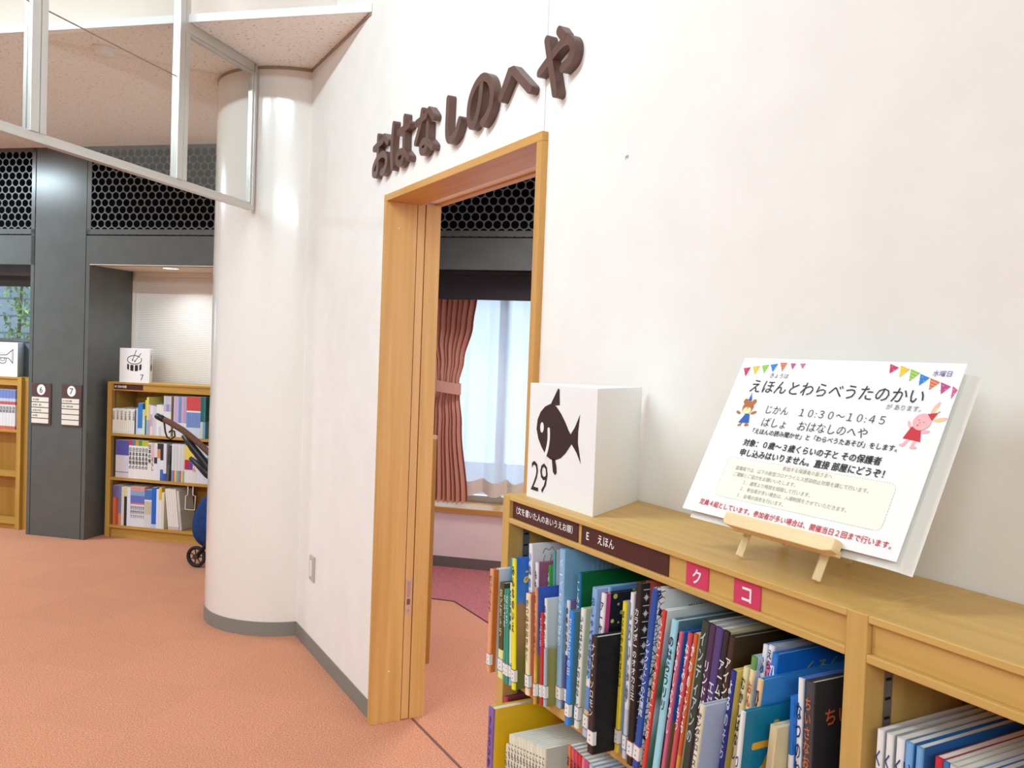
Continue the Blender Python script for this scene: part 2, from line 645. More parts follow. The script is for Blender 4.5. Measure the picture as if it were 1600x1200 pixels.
# glossy round column in the wall corner
colm = MB().lathe([(0.4318, 0.0), (0.4318, ZC)], 96, (-4.8195, 0.0505, 0))
struct(colm.build('column', col_m, smooth=True))
struct(MB().lathe([(0.4318, 0.074), (0.4350, 0.074), (0.4350, 0.0), (0.4318, 0)], 96, (-4.8195, 0.0505, 0)).build('baseboard_column', base_m, smooth=False))
struct(MB().lathe([(0.4318, ZC - .016), (0.4345, ZC - .016), (0.4345, ZC - .001)], 96, (-4.8195, 0.0505, 0)).build('trim_5', M(168, 150, 134, 0.6)))
struct(MB().box(-4.3855, DX0, -0.004, 0.0, 0, 0.074).build('baseboard_right', base_m))
struct(MB().box(DX1, 3.0, -0.004, 0.0, 0, 0.074).build('baseboard_right_near', base_m))

# low ceiling with white aluminium edge, cove riser, high ceiling
edge_y0 = -1.467
pE = G(edge_y0, -2.065)
lowp = [tuple(G(-8.2, -2.065)[:2]), (pE.x, 0.0), (-6.30, 0.0), tuple(G(-8.2, 0.02)[:2])]
struct(MB().prism_z(lowp, ZC, ZC + .03).build('ceiling_low', ceil_low_m))
struct(MB().box(-8.2, edge_y0 + .004, -2.077, -2.065, ZC - .002, ZC + .033).build('trim_6', M(236, 234, 230, 0.4), None, GO, GR))
wtrim = MB().box(-4.42, pE.x + .002, -0.006, 0.0, ZC - .012, ZC - .0005)
struct(wtrim.build('trim_7', M(168, 150, 134, 0.6)))
struct(MB().box(-8.2, -0.6, -1.70, -1.66, ZC + .03, ZH).build('wall_cove', M(226, 210, 200, .7), None, GO, GR))
struct(MB().box(-8.2, 6.2, -10.1, -1.6, ZH, ZH + .05).build('ceiling', white_m, None, GO, GR))
# other walls of the library room
struct(MB().box(-8.3, -8.2, -10.1, 0.9, 0, ZH).build('wall_left', wall_m, None, GO, GR))
struct(MB().box(-8.2, 6.2, -10.2, -10.1, 0, ZH).build('wall_front', wall_m, None, GO, GR))

# far wall: grey panels
fw = MB()
fw.box(-5.040, -5.010, 0.0, 0.45, 0, ZC)                      # pillar facing, with black joints
fw.box(-5.004, -4.5615, 0.0, 0.45, 0, ZC)
fw.box(-4.5555, -4.525, 0.0, 0.56, 0, 2.056)
fw.box(-3.42, -2.70, 0.0, 0.56, 0, 2.056)
fw.box(0.20, 0.40, 0.0, 0.56, 0, 2.056)
fw.box(-4.5555, 0.40, 0.0, 0.06, 2.056, 2.266)                # beams over the bays
fw.box(-8.2, -5.010, 0.0, 0.06, 2.046, 2.266)
fw.box(-8.2, -7.6, 0.0, 0.5, 0, 2.05)
struct(fw.build('wall_back', grey_m, None, GO, GR))
struct(MB().box(-8.2, 0.40, 0.012, 0.05, 2.05, ZC, 0).box(-5.03, -4.53, 0.012, 0.05, 0.0, ZC).build('wall_back_core', gap_m, None, GO, GR))
for (s0, s1, nm) in ((-8.2, -5.010, 'trim_8'), (-4.5555, 0.40, 'trim_9')):
    o = MB().box(0, s1 - s0, 0.0, 0.008, -0.078, 0.58).build(nm, perf_m, None, G(s0, 0, 2.3525), GR)
    struct(o)
# plain margin under and beside the perforation
mg = MB()
for s0, s1 in ((-4.5555, 0.40), (-8.2, -5.010)):
    mg.box(s0, s1, -0.002, 0.0, 2.2745, 2.3130)
    mg.box(s0, s1, -0.002, 0.0, 2.8900, ZC)
mg.box(-4.5555, -4.520, -0.002, 0.0, 2.2745, ZC)
mg.box(-5.042, -5.010, -0.002, 0.0, 2.2745, ZC)
struct(mg.build('trim_10', grey_m, None, GO, GR))
# shelf bay with pegboard back and small cream ceiling
struct(MB().box(0, 1.12, 0, .012, 0, 2.056).build('wall_bay', peg_m, None, G(-4.53, 0.50, 0), GR))
struct(MB().box(-4.524, -4.50, 0.485, 0.50, 0, 2.05).box(-4.524, -3.42, 0.485, 0.50, 2.012, 2.05).build('trim_11', M(236, 228, 218, 0.6), None, GO, GR))
struct(MB().box(-4.524, -3.42, 0.0, 0.512, 2.0505, 2.0555).build('ceiling_bay', M(232, 218, 202, 0.8), None, GO, GR))
# window bay on the left
struct(MB().box(-7.6, -5.04, 0.30, 0.34, 0, 1.46).build('wall_window_left', M(112, 122, 130, 0.5), None, GO, GR))
w1 = struct(MB().box(-7.6, -5.04, 0.29, 0.35, 1.46, 1.485).box(-7.6, -5.04, 0.29, 0.35, 1.985, 2.07).box(-5.062, -5.04, 0.29, 0.35, 1.485, 1.985)
            .box(-6.42, -6.38, 0.29, 0.35, 1.485, 1.985).box(-7.6, -7.57, 0.29, 0.35, 1.485, 1.985).build('window_1', grey_m, None, GO, GR))
o = MB().box(-7.57, -5.062, 0.318, 0.324, 1.485, 1.985).build('window_pane', glass_m, w1)
o = MB().box(-7.57, -5.064, 0.295, 0.305, 1.90, 1.985).build('roller_blind', M(70, 66, 62, 0.8), w1)
# story room: low wall under the window, sill, window frame, valance, end wall, ceiling
struct(MB().box(-2.70, 0.30, 0.25, 0.50, 0, 0.385).build('wall_story_back', story_m, None, GO, GR))
struct(MB().box(-2.70, 0.30, 0.246, 0.25, 0, 0.075).build('baseboard_story', M(112, 102, 98, 0.6), None, GO, GR))
struct(MB().box(-2.70, 0.30, 0.225, 0.62, 0.387, 0.424).build('trim_12', wood('sill_wood', srgb(186, 132, 66), srgb(204, 152, 84), 'x'), None, GO, GR, bevel=.003))
w2 = struct(MB().box(-2.70, 0.30, 0.54, 0.60, 0.424, 0.47).box(-2.70, 0.30, 0.54, 0.60, 1.98, 2.05).box(-2.70, -2.64, 0.54, 0.60, 0.47, 1.98)
            .box(0.24, 0.30, 0.54, 0.60, 0.47, 1.98).box(-1.52, -1.46, 0.54, 0.60, 0.47, 1.98).build('window_2', alu_m, None, GO, GR))
MB().box(-2.64, 0.24, 0.567, 0.573, 0.47, 1.98).build('window_pane', glass_m, w2)
struct(MB().box(-2.70, 0.30, 0.10, 0.125, 1.866, 2.03).box(-2.70, 0.30, 0.055, 0.62, 2.03, 2.066).build('trim_13', dark_m, None, GO, GR))
struct(MB().box(0.28, 0.40, -2.2, 0.56, 0, ZC + .03).build('wall_story_side', story_m, None, GO, GR))
struct(MB().prism_z([(-6.30, 0.2), (-1.0, 0.2), tuple(G(0.4, 0.0)[:2]), tuple(G(-3.2, 0.0)[:2])], ZC, ZC + .03).build('ceiling_story_room', white_m))
# outside the left window: stone block wall and a climbing plant
sm, snt, sp = new_mat('stone_blocks')
tc = snt.nodes.new('ShaderNodeTexCoord')
br = snt.nodes.new('ShaderNodeTexBrick')
mpn = snt.nodes.new('ShaderNodeMapping')
mpn.inputs['Rotation'].default_value = (math.pi / 2, 0, 0)
snt.links.new(tc.outputs['Object'], mpn.inputs[0])
snt.links.new(mpn.outputs[0], br.inputs['Vector'])
br.inputs['Color1'].default_value = srgb(110, 122, 128)
br.inputs['Color2'].default_value = srgb(140, 150, 152)
br.inputs['Mortar'].default_value = srgb(84, 96, 104)
br.inputs['Scale'].default_value = 1.3
br.inputs['Mortar Size'].default_value = 0.015
snt.links.new(br.outputs['Color'], sp.inputs['Base Color'])
sp.inputs['Roughness'].default_value = 0.9
struct(MB().box(-10.5, -3.2, 2.6, 2.8, 0, 2.6).build('wall_outside', sm, None, GO, GR))
rng = random.Random(3)
lf = MB()
for i in range(420):
    s = -6.90 + rng.gauss(0, .13)
    z = rng.uniform(1.1, 2.3)
    w = 1.9 + rng.gauss(0, .12)
    q = Vector((s + .05 * math.sin(z * 9), w, z))
    a = Vector((rng.gauss(0, 1), rng.gauss(0, .6), rng.gauss(0, 1))).normalized() * rng.uniform(.025, .045)
    b = a.cross(Vector((rng.gauss(0, 1), rng.gauss(0, 1), rng.gauss(0, 1)))).normalized() * rng.uniform(.012, .02)
    lf.add([q - a, q + b, q + a, q - b], [(0, 1, 2, 3)])
leaf_m = noise_mat('leaves', srgb(84, 132, 60), srgb(150, 186, 104), 9, 0.4)
plant = empty('climbing_plant', G(0, 0, 0), GR)
plant.location = GO
tag(plant, 'green leafy climbing plant outside the left window', 'plant')
lf.build('foliage', leaf_m, plant)
MB().tube([(-6.90, 1.9, 0), (-6.88, 1.92, .8), (-6.92, 1.9, 1.5), (-6.88, 1.9, 2.25)], [.03, .025, .018, .008], 8).build('stem', M(92, 74, 52, .8), plant)
struct(MB().box(-12, 4, 0.62, 6, -0.02, 0.0).build('ground_outside', M(120, 122, 118, .9), None, GO, GR))

# door frame and sliding door
dr = struct(empty('door_1', (0, 0, 0)))
fr = MB()
fr.box(DX0, DX0 + .028, -0.02, 0.112, 0, DZ - .026)
hd = MB()
hd.box(DX0, DX1 + .0, -0.02, 0.130, DZ - .026, DZ)
fr.box(DX1 - .028, DX1, -0.02, 0.130, 0, DZ - .026)
fr.box(DX0, DX0 + .028, 0.150, 0.215, 0, DZ - .020)
fr.box(DX1 - .028, DX1, 0.150, 0.215, 0, DZ - .020)
hd.box(DX0, DX1, 0.195, 0.225, DZ - .020, DZ)
hd.box(DX0, DX1, 0.130, 0.195, DZ - .004, DZ)
o = fr.build('door_frame', door_z, dr, bevel=.0015)
hd.build('door_header', door_x, dr, bevel=.0015)
lf_ = MB().box(DX0 - .7, DX0 + .0275, 0.1145, 0.1455, 0.004, DZ - .01).build('door_leaf', wood('leaf_wood', srgb(202, 150, 86), srgb(214, 164, 100), 'z'), dr)
lf_['label'] = 'sliding door leaf pushed back into the wall pocket'
lp = MB().box(DX0 + .0275, DX0 + .0290, 0.1155, 0.1430, 0.430, 0.578)
lp.box(DX0 + .0280, DX0 + .0296, 0.1225, 0.1365, 0.505, 0.570, 1).box(DX0 + .0280, DX0 + .0296, 0.1225, 0.1365, 0.474, 0.498, 2)
lp.add([(DX0 + .0294, .1295 + .006 * math.cos(t * math.pi / 6), .450 + .006 * math.sin(t * math.pi / 6)) for t in range(12)], [tuple(range(12))], 1)
lp.build('lock_plate', [M(196, 150, 122, .35), M(176, 128, 112, .4), M(110, 70, 40, .5)], dr)
# screw plug marks on the jamb
MB().disc_y(0, 0, .003, .003, -.0004, .0002).build('plug', M(226, 190, 140, .5), dr, (DX0 + .0281, 0.035, 1.985), (0, 0, math.pi / 2))
MB().disc_y(0, 0, .003, .003, -.0004, .0002).build('plug', M(240, 222, 186, .5), dr, (DX0 + .0281, 0.055, 0.21), (0, 0, math.pi / 2))

# glass smoke screen hanging from the ceiling
PB = math.radians(-44)
gs = empty('hanging_glass_screen', (-4.4871, -0.27285, 0), (0, 0, PB))
tag(gs, 'aluminium framed glass smoke screen hanging from the ceiling beside the column', 'glass partition')
ZB_, ZT = 2.186, ZC
af = MB().box(-0.008, 3.2, -0.018, 0.018, ZB_, ZB_ + .020).box(-0.008, 3.2, -0.012, 0.012, ZB_ + .020, ZB_ + .036)
af.build('bottom_rail', alu_m, gs, bevel=.0015)
MB().box(0.02, 0.575, -0.018, 0.018, ZT - .046, ZT - .002).box(0.02, 0.575, -0.012, 0.012, ZT - .058, ZT - .046).build('top_rail', alu_m, gs, bevel=.0015)
MB().box(-0.008, 0.012, -0.018, 0.018, ZB_ + .02, ZT - .002).box(0.012, 0.026, -0.012, 0.012, ZB_ + .03, ZT - .04).build('end_post', alu_m, gs, bevel=.0015)
for d0 in (0.536, 1.336, 2.136):
    m_ = MB()
    m_.box(d0, d0 + .030, -0.016, 0.016, ZB_ + .034, ZH if d0 > .6 else ZH)
    m_.box(d0 + .034, d0 + .074, -0.018, 0.018, ZB_ + .034, ZH)
    m_.build('mullion', alu_m, gs, bevel=.002)
MB().box(0.02, 0.54, -0.003, 0.003, ZB_ + .03, ZT - .045).build('glass_pane', glass_m, gs)
MB().box(0.605, 1.34, -0.003, 0.003, ZB_ + .03, ZH).build('glass_pane', glass_m, gs)
MB().box(1.41, 2.14, -0.003, 0.003, ZB_ + .03, ZH).build('glass_pane', glass_m, gs)
for a, b in ((.605, 1.34), (1.41, 2.14)):
    MB().box(a, b, -0.0040, 0.0040, 2.6630, 2.6650).build('glass_joint', M(170, 156, 146, .6), gs)
for d in (0.015, .55, .58, 1.35, 1.40):
    MB().disc_y(d, ZB_ + .010, .003, .003, -.0195, -.0175, 12).build('screw', steel_m, gs)

# smoke detector on the low ceiling
sd = empty('smoke_detector', (-4.691, -0.944, ZC))
tag(sd, 'round white smoke detector on the low ceiling behind the glass', 'smoke detector')
MB().lathe([(0.0, -.001), (.055, -.001), (.055, -.012), (.05, -.014), (0, -.014)], 32).build('base', white_print, sd, smooth=False)
MB().lathe([(.046, -.014), (.044, -.028), (.034, -.036), (.0, -.037)], 32).build('sensor_head', M(246, 244, 240, .35), sd, smooth=True)
# bay downlight
dl = empty('downlight', G(-3.955, .16, 2.0500), GR)
tag(dl, 'round recessed downlight in the ceiling of the shelf bay', 'downlight')
MB().lathe([(.075, .0), (.075, -.004), (.058, -.004)], 32).build('ring', M(232, 222, 210, .5), dl)
lm = bpy.data.materials.new('lamp_lens')
lm.use_nodes = True
lp_ = lm.node_tree.nodes['Principled BSDF']
lp_.inputs['Emission Color'].default_value = (1, .95, .88, 1)
lp_.inputs['Emission Strength'].default_value = 3.0
MB().lathe([(.058, -.002), (0.0, -.002)], 32).build('lens', lm, dl)

# ------------------------------------------------------------------ raised letters of the room sign
LET = {
    'o': [[(.10, .72), (.36, .76), (.64, .80)], [(.36, .97), (.36, .60), (.36, .20), (.27, .06), (.13, .10), (.14, .27), (.35, .42), (.62, .48), (.84, .40), (.90, .24), (.80, .08), (.62, .04)], [(.72, .88), (.93, .70)]],
    'ha': [[(.12, .96), (.07, .60), (.07, .30), (.12, .04)], [(.38, .72), (.65, .73), (.95, .76)], [(.70, .97), (.70, .60), (.70, .25), (.62, .07), (.46, .05), (.37, .15), (.45, .27), (.66, .26), (.82, .17), (.95, .07)]],
    'na': [[(.07, .76), (.30, .78), (.58, .83)], [(.37, .97), (.28, .65), (.09, .32)], [(.72, .90), (.94, .70)], [(.68, .60), (.68, .40), (.67, .16), (.56, .04), (.42, .05), (.37, .16), (.47, .25), (.68, .23), (.82, .15), (.93, .06)]],
    'shi': [[(.25, .97), (.24, .60), (.25, .22), (.36, .05), (.56, .04), (.76, .14), (.92, .36)]],
    'no': [[(.53, .84), (.49, .50), (.38, .20), (.25, .08), (.12, .14), (.06, .36), (.12, .64), (.32, .86), (.58, .93), (.82, .80), (.94, .54), (.90, .28), (.74, .10), (.60, .04)]],
    'he': [[(.04, .22), (.34, .86), (.42, .86), (.97, .04)]],
    'ya': [[(.05, .48), (.30, .60), (.62, .74), (.84, .74), (.94, .60), (.88, .44), (.70, .37)], [(.56, .97), (.68, .84)], [(.24, .93), (.36, .55), (.52, .04)]],
}
WHICH = [('o', -3.387, -3.171, 2.184, 2.373, 'first dark brown raised hiragana letter of the sign, farthest from the camera'),
         ('ha', -3.177, -2.952, 2.185, 2.388, 'second raised hiragana letter of the sign, with two upright strokes and a loop'),
         ('na', -2.937, -2.734, 2.188, 2.372, 'third raised hiragana letter of the sign, with a cross, a dash and a loop'),
         ('shi', -2.688, -2.517, 2.186, 2.361, 'raised hiragana letter shaped like a fish hook in the middle of the sign'),
         ('no', -2.501, -2.295, 2.190, 2.372, 'round swirl shaped raised hiragana letter of the sign'),
         ('he', -2.284, -2.073, 2.222, 2.345, 'raised hiragana letter shaped like a roof or chevron above the doorway'),
         ('ya', -2.063, -1.852, 2.175, 2.372, 'last raised hiragana letter of the sign, nearest, over the right door jamb')]
for key, x0, x1, z0, z1, lab in WHICH:
    hw = .0128
    X = lambda u: (x0 + hw) + u * (x1 - x0 - 2 * hw)
    Z = lambda v: (z0 + hw) + v * (z1 - z0 - 2 * hw)
    mb = MB()
    for st in LET[key]:
        mb.stroke([(X(u), Z(v)) for u, v in st], 2 * hw, -0.026, -0.0005, smooth=key != 'he')
    o = mb.build('sign_letter', letter_m)
    tag(o, lab, 'sign letter', 'raised letters of the room sign')

# little scrap of blue tape on the wall
o = MB().prism_y([(-1.664, 1.969), (-1.662, 1.974), (-1.655, 1.974), (-1.653, 1.972), (-1.652, 1.981), (-1.665, 1.980)], -0.0006, -0.0001).build('tape_scrap', M(140, 176, 206, .6))
tag(o, 'tiny scrap of pale blue tape stuck on the white wall', 'tape')

# wall switch
ls = empty('wall_switch', (-4.117, 0, 0.418))
tag(ls, 'metal wall switch plate low on the wall between column and door', 'switch')
MB().box(-.036, .036, -.010, 0, -.061, .061).build('plate', M(186, 178, 168, .35), ls, bevel=.002)
MB().box(-.016, .010, -.0125, -.009, -.038, .038).build('rocker', M(236, 234, 230, .4), ls, bevel=.001)

# ------------------------------------------------------------------ near bookcases
ZS, ZL1, ZL2 = 1.1815, 0.785, 0.410
YF = -0.2605


def bookcase(x0, x1, left_post, right_post, label):
    t = empty('low_bookcase', ((x0 + x1) / 2, -0.13, 0))
    tag(t, label, 'bookcase', 'low oak bookcases along the wall')
    xo = -(x0 + x1) / 2
    yo = 0.13

    def P(name, mb, m, lab=None, bev=.0015):
        for i, q in enumerate(mb.v):
            mb.v[i] = (q[0] + xo, q[1] + yo, q[2])
        o = mb.build(name, m, t, bevel=bev)
        if lab:
            o['label'] = lab
        return o
    xa, xb = x0 + (left_post or .0), x1 - (right_post or .0)
    if left_post:
        P('side_panel', MB().box(x0, xa, YF, -.002, 0, ZS), shelf_z)
    if right_post:
        P('side_panel', MB().box(xb, x1, YF, -.002, 0, ZS), shelf_z)
    P('top_board', MB().box(xa, xb, YF, -.002, ZS - .0105, ZS), shelf_x)
    P('fascia', MB().box(xa, xb, YF + .009, YF + .024, 1.1300, ZS - .0105), shelf_x)
    P('fascia_lip', MB().box(xa, xb, YF, YF + .024, 1.1190, 1.1305), shelf_x)
    P('back_panel', MB().box(xa, xb, -.014, -.002, 0, ZS - .0105), shelf_z)
    P('shelf_board', MB().box(xa, xb, YF, -.014, ZL1 - .022, ZL1), shelf_x)
    P('shelf_board', MB().box(xa, xb, YF, -.014, ZL2 - .022, ZL2), shelf_x)
    P('plinth', MB().box(xa, xb, YF + .01, -.014, 0, .06), shelf_x)
    for y in (-.222, -.05):
        rl = MB().box(xa - (.002 if left_post else 0), xa + .0003, y, y + .017, .06, 1.119)
        for k in range(40):
            z = .075 + k * .026
            rl.box(xa, xa + .0005, y + .003, y + .014, z, z + .004, 1)
        P('shelf_rail', rl, [steel_m, gap_m], 'slotted steel shelf rail', 0)
    return t, xo, yo


bc1, xo1, yo1 = bookcase(-1.726, -0.733, .031, .033, 'low oak bookcase left of the post, carrying the fish sign and the easel')
bc2, xo2, yo2 = bookcase(-0.7325, 0.27, 0.0, .033, 'low oak bookcase at the right picture edge with an empty top')
# brown name plates and pink index cards in the fascia
fy = YF + .009


def plate(x0, x1, z0, z1, m, name, lab):
    o = MB().box(x0 + xo1, x1 + xo1, fy - .0022 + yo1, fy + yo1, z0, z1).build(name, m, bc1)
    o['label'] = lab
    return o


pl1 = plate(-1.690, -1.4225, 1.1306, 1.1707, brown_m, 'name_plate', 'dark brown name plate with white writing in brackets')
lettering('plate_text', '（文を書いた人のあいうえお順）', white_print, pl1, (-1.673 + xo1, fy - .0024 + yo1, 1.1455), width=.232, height=.0165, weight=.012)
pl2 = plate(-1.4095, -1.141, 1.1306, 1.1707, brown_m, 'name_plate', 'dark brown name plate with the letter E')
lettering('plate_text', 'E', white_print, pl2, (-1.391 + xo1, fy - .0024 + yo1, 1.1440), height=.0145, weight=.012)
lettering('plate_text', 'えほん', white_print, pl2, (-1.352 + xo1, fy - .0024 + yo1, 1.1440), width=.0535, height=.0175, weight=.012)
for x0, x1, ch in ((-1.0945, -1.041, 'ク'), (-.9825, -.927, 'コ')):
    c = plate(x0, x1, 1.1306, 1.1705, pink_label, 'index_card', 'pink index card')
    lettering('index_letter', ch, white_print, c, ((x0 + x1) / 2 + xo1, fy - .0024 + yo1, 1.1385), height=.0235 if ch == 'ク' else .021, align='CENTER', weight=.02, xscale=.9)

# ------------------------------------------------------------------ books on the near shelves
WHT, CRM = (240, 240, 238), (240, 232, 208)


def cm(c, rough=.32):
    return c if not isinstance(c, tuple) else M(*c, rough, .45, None, .15)


STK = {'k': (40, 38, 40), 'r': (186, 60, 66), 'b': (60, 90, 150)}


def book(label, x, yf, h, th, lean, depth, spine, cover, base=ZL1, hinge=None, hinge_w=.009, title=None, tcol=(30, 28, 30), tz=.94, tlen=.45, tw=.5,
         sticker='k', group='picture books on the upper shelf', pages=True, soft=False, ctext=None, cat='book'):
    """x: foot of the near lower edge; spine faces the room (-y)"""
    t = empty('picture_book', (x, yf, base + max(0.0, math.sin(abs(lean)) * (th if lean < 0 else 0)) + .0004), (0, lean, 0))
    tag(t, label, cat, group)
    ct = .0007 if soft else .0022
    mats, idx = [], {}

    def mi(c):
        m = cm(c)
        if m.name not in idx:
            idx[m.name] = len(mats)
            mats.append(m)
        return idx[m.name]
    bands = spine if isinstance(spine, list) else [(1.0, spine)]
    cbands = cover if isinstance(cover, list) else [(1.0, cover)]
    mb = MB()
    z0 = 0
    r = min(.003, th * .3)
    for q, c in bands:                                   # spine, slightly rounded, in colour bands
        z1 = q * h
        a = mi(c)
        pro = [(-th, .0045), (-th, r * .6), (-th + r * .6, 0), (-r * .6, 0), (0, r * .6), (0, .0045)]
        inn = [(-.001, .0045), (-th + .001, .0045)]
        mb.prism_z(pro + inn, z0, z1, a)
        z0 = z1
    z0 = 0
    for q, c in cbands:
        z1 = q * h
        a = mi(c)
        y0 = .0045
        if hinge:
            mb.box(-ct, 0, .0045, hinge_w, z0, z1, mi(hinge))
            mb.box(-th, -th + ct, .0045, hinge_w, z0, z1, mi(hinge))
            y0 = hinge_w
        mb.box(-ct, 0, y0, depth, z0, z1, a)
        mb.box(-th, -th + ct, y0, depth, z0, z1, a)
        z0 = z1
    mb.build('cover', mats, t)
    ins = .0006 if soft else .0032
    MB().box(-th + ct, -ct, .0046, depth - ins, ins, h - ins).build('page_block', page_m, t)
    if title:
        n = len(title)
        wd = min(th * tw * 1.6, .011)
        lettering('title_lettering', title, M(*tcol, .4), t, (-th / 2, -.0004, h * tz), height=h * tlen, width=None, vertical=True, weight=.012,
                  xscale=1.0 if wd >= h * tlen / n * .95 else wd / (h * tlen / n * .95))
    if sticker:
        zb, zt = .016, .043
        lb = MB()
        w2 = min(th, .02) - .0006
        lb.box(-th + .0003, -.0003, -.0006, 0.0004, zb, zt, 0)
        lb.box(-.0002, .0005, .0002, .0075, zb, zt, 0)
        for za, zc in ((zt - .0011, zt), (zb, zb + .0011)):
            lb.box(-th + .0002, .0002, -.0008, 0.0004, za, zc, 1)
            lb.box(0, .0006, .0002, .0077, za, zc, 1)
        for za in (zb + .0065, zb + .0155):
            lb.box(-th * .64, -th * .44, -.0007, 0, za, za + .0030, 2)
        o = lb.build('call_number_sticker', [M(240, 238, 234, .4), M(*STK[sticker], .4), M(140, 136, 138, .5)], t)
    if ctext:
        s_, y_, z_, hh, col, al = ctext
        lettering('cover_lettering', s_, M(*col, .4), t, (.0001, y_, z_), height=hh, rot=(math.pi / 2, 0, math.pi / 2), weight=.015, depth=.0001)
    return t


lion = ramp_mat('cover_lion', [(0, srgb(96, 116, 40)), (.25, srgb(128, 116, 60)), (.42, srgb(156, 132, 84)), (.62, srgb(168, 140, 92)), (.64, srgb(70, 140, 214)), (1, srgb(40, 110, 206))], .10, 7)
castle = ramp_mat('cover_castle', [(0, srgb(96, 130, 54)), (.4, srgb(120, 150, 80)), (.46, srgb(74, 110, 196)), (1, srgb(58, 92, 186))], .05, 5)
hill = ramp_mat('cover_hill', [(0, srgb(146, 142, 66)), (.52, srgb(168, 164, 92)), (.58, srgb(196, 208, 204)), (1, srgb(216, 226, 224))], .06, 4)
mist = ramp_mat('cover_mist', [(0, srgb(128, 148, 156)), (.35, srgb(150, 176, 196)), (.6, srgb(128, 180, 218)), (1, srgb(134, 184, 222))], .05, 3)
sea = ramp_mat('cover_sea', [(0, srgb(70, 120, 96)), (.22, srgb(120, 176, 160)), (.38, srgb(190, 222, 226)), (.48, srgb(70, 126, 100)), (.66, srgb(112, 160, 132)), (.72, srgb(164, 206, 226)), (.85, srgb(206, 224, 230)), (.92, srgb(238, 236, 230)), (1, srgb(244, 242, 238))], .06, 6)
orsp = ramp_mat('spine_orange_mix', [(0, srgb(226, 150, 50)), (.25, srgb(240, 190, 70)), (.5, srgb(214, 140, 70)), (.8, srgb(240, 180, 120)), (1, srgb(236, 150, 110))], .15, 9)
sky_sp = ramp_mat('spine_sky', [(0, srgb(170, 200, 224)), (.4, srgb(128, 172, 212)), (.7, srgb(150, 190, 226)), (1, srgb(140, 190, 230))], .1, 7)
dots = voronoi_mat('cover_dots', 'dots')
lines = voronoi_mat('hinge_lines', 'lines')
blk = noise_mat('black_cloth', srgb(26, 27, 30), srgb(36, 37, 40), 60, .5, .1, 200)
bwp = ramp_mat('cover_black_bottom_white', [(0, srgb(226, 224, 216)), (.14, srgb(226, 224, 216)), (.16, srgb(44, 46, 52)), (1, srgb(52, 54, 62))], .03, 9, const=True)

